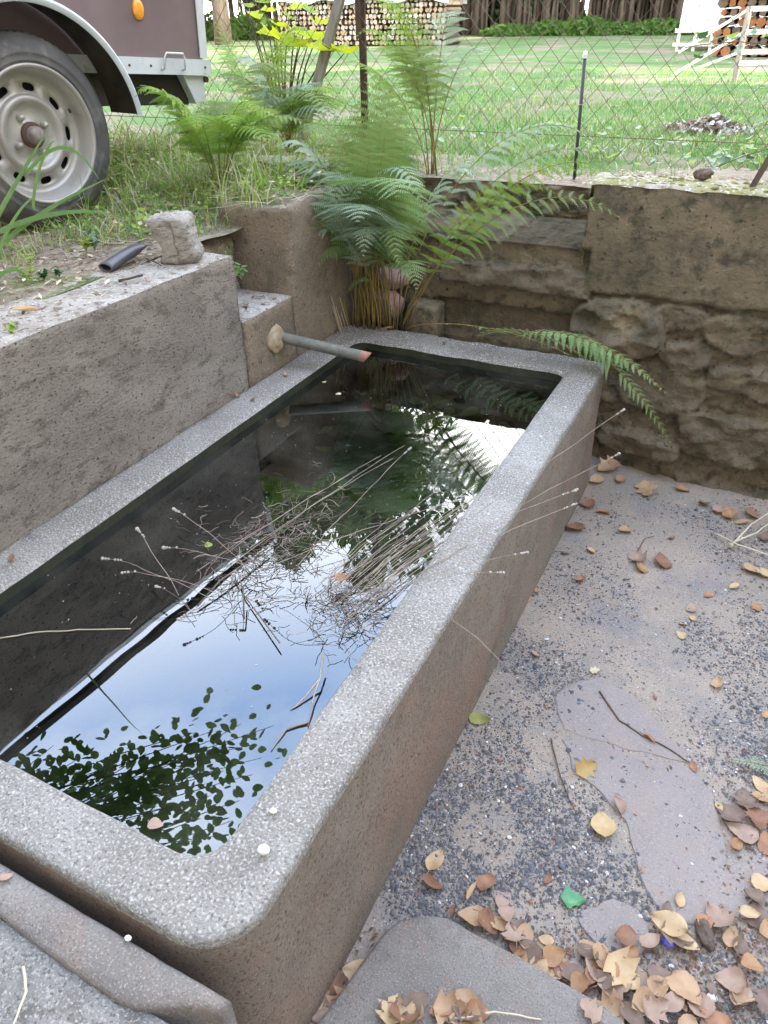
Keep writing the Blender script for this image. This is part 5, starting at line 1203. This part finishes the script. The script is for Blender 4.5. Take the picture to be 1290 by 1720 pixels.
def rails():
    root = empty('wooden_railing', (-.70, 9.15, .95), 'low white wooden railing meeting at a grey corner post', 'railing')
    p = onz(1232,140,.95); q0 = Vector((p.x, p.y, 0)); root.location = (p.x, p.y, .95)
    m = MB(); m.tube([(0,0,-.05),(0,0,.62)], .028, n=8); m.build('post', M['wood'], root)
    m = MB(); m.tube([(.42,.5,-.05),(.42,.5,.45)], .022, n=8); m.build('post', M['wood'], root)
    for z in (.60,.42,.26,.17):
        m = MB(); m.box((0,-.03,z-.02),(1.9,-.005,z+.02), rot=Matrix.Rotation(math.radians(28),3,'Z'), org=(0,0,z)); m.build('rail', M['whitewood'], root)
    for z in (.60,.42,.26):
        m = MB(); a = Vector((0,0,z)); b = Vector((-.55,-.1,z-.34)) if z > .3 else Vector((-.4,0,z-.15)); m.tube([a,b], .018, n=4); m.build('rail', M['whitewood'], root)
rails()
# ------------------------------------------------------------------ trees
def crown_mesh(seed, R, H, n, size, base_h, lobes=14, conic=False):
    r = random.Random(seed); mb = MB(); cl = []
    for i in range(lobes):
        t = r.random()
        if conic: h = base_h + (H-base_h)*t; rr = R*(1-t)**.8*r.uniform(.3,1.); s = R*.28*(1.1-t)+.15
        else: h = base_h + (H-base_h)*t; rr = R*math.sin(math.pi*(.12+.8*t))*r.uniform(.25,.95); s = R*r.uniform(.22,.42)
        a = r.uniform(0, 6.28); cl.append((rr*math.cos(a), rr*math.sin(a), h, s))
    for i in range(n):
        x, y, z, s = r.choice(cl); v = Vector((r.gauss(0,1), r.gauss(0,1), r.gauss(0,.8))).normalized()*s*r.random()**.4
        c = Vector((x, y, z)) + v; q = size*r.uniform(.6,1.4); u = Vector((r.gauss(0,1), r.gauss(0,1), r.gauss(0,1))).normalized(); w_ = u.orthogonal().normalized()
        mb.add([c-u*q, c-w_*q*.42, c+u*q, c+w_*q*.42], [(0,1,2,3)])
    return mb, cl
def tree(name, loc, label, group, seed, R, H, n, size, base_h, leafm, lobes=16, conic=False, tr=.16, multi=1):
    root = empty(name, loc, label, 'tree', group); mb, cl = crown_mesh(seed, R, H, n, size, base_h, lobes, conic); mb.build('crown', leafm, root)
    r = random.Random(seed+5); t = MB(); top = H*.86
    for k in range(multi):
        ox = Vector((r.uniform(-1,1), r.uniform(-.6,.6), -.1)) if multi > 1 else Vector((0,0,-.1)); q = tr*(1 if multi == 1 else r.uniform(.35,.9)); hh = top*(1 if multi == 1 else r.uniform(.6,1))
        t.tube([ox+Vector((.25*fbm((seed, i, k), 1.3)*(i/6)*2, .2*fbm((i, seed, k), 1.3), hh*i/8)) for i in range(9)], [q*(1-.85*i/8) for i in range(9)], n=8)
    for (x, y, z, s) in cl[::2]:
        b = Vector((0, 0, max(base_h*.6, z-abs(x)-abs(y)))); t.tube([b, Vector((x*.5, y*.5, (b.z+z)/2)), Vector((x, y, z))], [tr*.28, tr*.18, tr*.05], n=5)
    t.build('trunk', M['bark'], root, True); return root
def dup(root, loc, rz, label, sc=1):
    r = root.copy(); COL.objects.link(r); r.location = loc; r.rotation_euler = (0,0,rz); r.scale = (sc,sc,sc); r['label'] = label
    for ch in list(root.children): c = ch.copy(); COL.objects.link(c); c.parent = r
    return r
GT = 'trees beyond the lawn'
# (trees)
tA = tree('broadleaf_tree', (-13.5, 23.5, .9), 'tall broadleaf tree behind the left half of the white topped woodpile', GT, 1, 3.6, 17.5, 5200, .26, 3.2, M['crown'], 26, multi=3, tr=.28)
tB = tree('broadleaf_tree', (-19.5, 22.5, .9), 'tall broadleaf tree behind the trailer', GT, 2, 4.2, 19, 6000, .28, 2.2, M['crown'], 28, multi=4, tr=.26)
dup(tA, (-12.4, 24.0, .9), 2.1, 'tall tree right behind the right half of the white topped woodpile', 1.12)
dup(tA, (-15.6, 20.2, .9), 5.1, 'tall tree at the left end of the white topped woodpile', 1.0)
dup(tB, (-25, 24, .9), 1.0, 'broad tree hidden far left behind the trailer', 1.0)
dup(tA, (-16.6, 27, .9), 4., 'tree standing in the gap between the trailer and the woodpile', 1.02)
dup(tB, (-29, 18, .9), 3., 'large tree beyond the left bank', .95)
# dark row of many thin trunks right of the woodpile
hA = tree('thin_trunk_tree', (-8.6, 28.5, .9), 'thicket tree with many thin dark trunks just right of the woodpile', GT, 11, 1.5, 8.5, 4200, .20, 2.0, M['conifer'], 18, multi=24, tr=.10)
hB = tree('thin_trunk_tree', (-6.6, 28.8, .9), 'thicket tree with many thin dark trunks in the middle of the background row', GT, 12, 1.6, 9.0, 4200, .20, 1.4, M['conifer'], 18, multi=26, tr=.10)
names_ = ['second from the woodpile','third from the woodpile','fourth from the woodpile','just left of the white tent','nearest to the white tent','directly behind the white tent','right of the white tent']
for i, x in enumerate((-7.6,-5.6,-4.7,-3.8,-2.9,-1.2,1.0)): dup([hA, hB][i % 2], (x, 28.2+.5*(i % 3), .9), i*1.3, 'thin trunked tree in the dark background row, '+names_[i], .95+.08*(i % 3))
for i, (x, y) in enumerate(((-15.8,29),(-18.2,27.5),(-20.5,28.5),(-13.4,30))): dup([hA, hB][i % 2], (x, y, .9), i*2., 'thicket tree behind the leaves left of the woodpile, %s' % ['beside the trailer edge','above the yellow sapling','hidden by the trailer','behind the logs'][i], 1.1)
def bush(loc, R, H, label, seed, leafm, n=1800, size=.09):
    root = empty('bush', loc, label, 'bush', 'bushes under the tree row'); r = random.Random(seed); mb = MB()
    for i in range(n):
        v = Vector((r.gauss(0,1), r.gauss(0,1), abs(r.gauss(0,1)))).normalized(); k = r.random()**.4; c = Vector((v.x*R*k, v.y*R*.6*k, v.z*H*k*(1+.3*fbm((v.x*2+seed, v.y, 0), 2)))); q = size*r.uniform(.5,1.4); u = Vector((r.gauss(0,1), r.gauss(0,1), r.gauss(0,1))).normalized(); w_ = u.orthogonal().normalized()
        mb.add([c-u*q, c-w_*q*.5, c+u*q, c+w_*q*.5], [(0,1,2,3)])
    mb.build('foliage', leafm, root); t = MB(); 
    for k in range(5): t.tube([(0,0,-.05), (R*.5*math.cos(k*1.3), R*.3*math.sin(k*1.3), H*.7)], [.04,.01], n=5)
    t.build('stem', M['bark'], root)
for i, x in enumerate((-8.9,-7.7,-6.5,-5.4,-4.3,-3.2)): bush((x, 26.6+.4*(i % 2), .93), 1.0, .34+.08*(i % 3), 'low dark green bush under the thin trees, number %d counting from the woodpile' % (i+1) if False else 'low dark green bush under the thin trees, '+['nearest the woodpile','second right of the woodpile','third right of the woodpile','third left of the tent','second left of the tent','nearest the white tent'][i], i, M['shrubleaf'])
for i, x in enumerate((-19,-17.2,-15.3,-13.6)): bush((x, 24.5, .93), 1.2, .8, 'low dark green bush left of the woodpile, '+['hidden behind the trailer','by the trailer post','above the yellow sapling','touching the log stack'][i], 20+i, M['shrubleaf'])
for i, (x, y) in enumerate(((-10.0,28.4),(-11.4,28.8))): dup([hA, hB][i % 2], (x, y, .9), i*2.2, 'thin trunked tree showing above the right end of the woodpile' if i == 0 else 'thin trunked tree showing above the middle of the woodpile', 1.05)
for i, x in enumerate((-13.2,-11.6,-10.1,-8.9,-6.3,-5.0,-3.7,-2.5,-.6)): bush((x, 31.2+.4*(i % 2), .93), 1.25, 1.5+.45*(i % 3), 'tall dark bush behind the thin trunks, '+['far left behind the woodpile','above the left half of the woodpile','above the right half of the woodpile','just right of the woodpile','right of the bright gap','second right of the bright gap','in the middle of the row','left of the white tent','behind the white tent'][i], 40+i, M['conifer'], 2600, .12)
# shrub whose leaves are mirrored at the near end of the water
def overhang():
    root = empty('overhanging_tree', (-3.3, .2, .9), 'leafy small tree mirrored in the near end of the water', 'tree')
    r = random.Random(9); lf = MB(); br = MB(); tip0 = Vector((-3.2, .3, 2.2)); 
    br.tube([(-3.3,.2,.85),(-3.25,.22,1.5),tuple(tip0),(-3.0,.5,2.9)], [.05,.045,.035,.02], n=8)
    # branch ends chosen where their mirror image falls: water point + mirrored view ray * distance
    def mir(u, v, dist): p = onz(u, v, ZW); d = ray(u, v); d = Vector((d.x, d.y, -d.z)); return p + d*dist
    px = [(90,1255),(60,1290),(170,1290),(200,1300),(230,1345),(260,1360),(270,1290),(300,1320),(320,1260),(335,1380),(350,1340),(355,1225),(375,1290),(380,1400),(400,1340),(420,1250),(440,1270),(425,1300),(395,1245),(300,1385),(130,1280),(150,1330),(360,1310),(410,1220),(330,1230),(245,1270),(200,1270),(460,1215),(290,1350),(345,1410),(50,1330),(20,1310),(390,1370),(240,1320),(310,1290),(370,1260),(100,1320),(0,1350),(180,1400),(260,1450),(340,1470),(120,1420)]
    for i, (u, v) in enumerate(px):
        e = mir(u+r.uniform(-6,6), v+r.uniform(-6,6), 2.15+r.uniform(-.25,.35)); a = tip0 + Vector((r.uniform(-.05,.2), r.uniform(-.05,.3), r.uniform(-.1,.6)))
        mid = a.lerp(e, .55)+Vector((0,0,.10)); br.tube([a, mid, e], [.007,.004,.0012], n=4)
        for k in range(38):
            t = r.uniform(.45, 1.0) if k > 9 else r.uniform(.85,1.02); c = (mid.lerp(e, (t-.55)/.45)) + Vector((r.gauss(0,.07), r.gauss(0,.07), r.gauss(0,.06)))
            leaf_mesh(lf, 'ovate', r.uniform(.038,.054), r.uniform(.025,.034), c, r.uniform(0, 6.28), r.uniform(-.7,.7), r.uniform(-.7,.7), .4, .1)
    world_child(br.build('branches', M['bark'], smooth=True), root); world_child(lf.build('crown', M['shrubleaf']), root)
overhang()
# ------------------------------------------------------------------ added, unseen buildings and a tree that keep light off the yard
def added_house(name, x0, x1, y0, y1, h, ridge, label, wallm, z0=0.0, nwin=4):
    root = empty(name, ((x0+x1)/2, (y0+y1)/2, z0), label, 'house'); cx, cy = (x0+x1)/2, (y0+y1)/2; a, b = x0-cx, x1-cx; c, d = y0-cy, y1-cy
    m = MB(); m.box((a,c,-.3),(b,d,h)); m.build('wall', wallm, root)
    for yy in (c-.001, d+.001):
        g = MB(); g.add([(a,yy,h),(b,yy,h),(0,yy,h+ridge)], [(0,1,2)]); g.build('gable', wallm, root)
    rf = MB(); e = .4; th = .12
    for s in (-1, 1):
        X = abs(a)+e; zz = h - ridge*e/abs(a)
        vs = [(s*X,c-e,zz),(0,c-e,h+ridge),(0,d+e,h+ridge),(s*X,d+e,zz)]; vs += [(p[0],p[1],p[2]+th) for p in vs]
        rf.add(vs, [(0,1,2,3),(4,5,6,7),(0,1,5,4),(1,2,6,5),(2,3,7,6),(3,0,4,7)])
    rf.build('roof', M['roof'], root)
    for i in range(nwin):
        y = c + (d-c)*(i+.5)/nwin
        for z in ([1.0, 3.7] if h > 5 else [1.0]):
            w1 = MB(); w1.box((a-.05,y-.55,z),(a-.005,y-.47,z+1.3)); w1.box((a-.05,y+.47,z),(a-.005,y+.55,z+1.3)); w1.box((a-.05,y-.469,z),(a-.005,y+.469,z+.08)); w1.box((a-.05,y-.469,z+1.22),(a-.005,y+.469,z+1.3))
            o = w1.build('window', M['whitewood'], root); g = MB(); g.box((a-.02,y-.47,z+.08),(a-.003,y+.47,z+1.22)); p = g.build('pane', M['glass'], root); p.parent = o
dupt = tree('broadleaf_tree', (5.2, 10.6, .9), 'spreading tree outside the picture that shades the lawn', GT, 5, 2.3, 8.5, 6000, .22, 4.4, M['crown'], 22, tr=.15)  # added and unseen; its crown cuts the sunlit strip short
added_house('house', 5.6, 13.4, -3, 9.4, 6.2, 3.4, 'plastered house along the right side of the yard, outside the picture', M['housewall'])  # added and unseen; its shadow covers the yard
added_house('barn', 6.2, 14.2, 13.1, 36, 5.6, 4.2, 'wooden barn beyond the house, outside the picture', M['barn'], z0=.9)  # added and unseen; the gap before it lets the sun strip through
# dense leafy ground cover weeds on the bank: small yellow green leaves
def bank_leaves():
    r = random.Random(61); mb = MB(); k = 0
    while k < 8500:
        x, y = r.uniform(-3.6, -1.5), r.uniform(.9, 3.4)
        if x > -1.80 and 1.86 < y < 2.24: continue
        if fbm((x, y, 8), 4) + .6*sstep(1.7, 2.4, y) - .5*(y < 1.9 and x > -1.95) < .12+r.random()*.25: continue
        z = (1.03 if x > -1.78 and y > 2.2 else zbank(x, y)) + r.random()**2*.08
        leaf_mesh(mb, 'ovate', r.uniform(.012,.03), r.uniform(.008,.018), (x, y, z), r.uniform(0,6.28), r.uniform(-.7,.4), r.uniform(-.5,.5), .5, .2, mi=r.choice([0,0,1,1,2,3])); k += 1
    tag(mb.build('ground_cover', [M['weed'], M['fern_yellow'], M['grass'], M['drygrass']]), 'low yellow green leafy weeds covering the left bank', 'weeds', kind='stuff')
bank_leaves()

added_house('house', -7.5, 4.6, -10.5, -2.4, 5.8, 3.2, 'plastered house behind the photographer, outside the picture', M['housewall'])  # added and unseen; dims the sky light on the yard
# dust and pollen floating on the water: countless specks
def dust():
    r = random.Random(77); mb = MB()
    for i in range(520):
        x, y = r.uniform(-1.34,-.54), r.uniform(.45,2.42)
        if fbm((x, y, 2), 4) < .0: continue
        q = r.uniform(.0006,.0022); a = r.uniform(0,3); z = ZW+.0008
        mb.add([(x+q*math.cos(a+k*1.57)*r.uniform(.6,1.2), y+q*math.sin(a+k*1.57)*r.uniform(.6,1.2), z) for k in range(4)], [(0,1,2,3)])
    tag(mb.build('floating_dust', M['lavhead']), 'pale specks of dust and seed floating on the water', 'dust', kind='stuff')
dust()

# dry straw and dead bracken hanging over the corner pier
def straw_mat():
    r = random.Random(91); mb = MB()
    for i in range(420):
        q = r.random(); x, y = (r.uniform(-2.15,-1.5), r.uniform(2.22,2.9)) if q < .6 else (r.uniform(-2.5,-1.75), r.uniform(1.9,2.7)); z = 1.03 if x > -1.78 and y > 2.2 else zbank(x, y)
        a = r.uniform(0, 6.28); L_ = r.uniform(.06,.2); P = [Vector((x, y, z+.004))]
        for k in range(4): a += r.uniform(-.5,.5); P.append(P[-1]+Vector((math.cos(a), math.sin(a), r.uniform(-.25,.45)))*L_/4)
        for p_ in P: p_.z = max(p_.z, (1.035 if p_.x > -1.78 and p_.y > 2.2 else zbank(p_.x, p_.y))+.002) if p_.y > 2.2 or p_.x < -1.8 else p_.z
        mb.tube(P, [.0012,.0011,.001,.0008,.0005], n=3, mi=r.choice([0,0,1,2]), cap=False)
    tag(mb.build('straw', [M['drygrass'], M['straw'], M['lav']]), 'dry straw and dead stems matted over the corner of the bank', 'straw', kind='stuff')
straw_mat()

def tall_reg(r):
    x, y = r.uniform(-2.9, -1.55), r.uniform(2.15, 3.3); return (x, y) if fbm((x, y, 6), 4) > -.12 + .3*r.random() else None
scatter_grass('tall_weeds', 1500, tall_reg, lambda x, y: 1.02 if x > -1.78 and y < 2.9 else zbank(x, y), (.07,.24), (.002,.006), [M['fern_yellow'], M['drygrass'], M['weed'], M['straw']], 'tall loose yellow green grass and straw between the trailer wheel and the fern', 71, (4,3,4,1), 5)
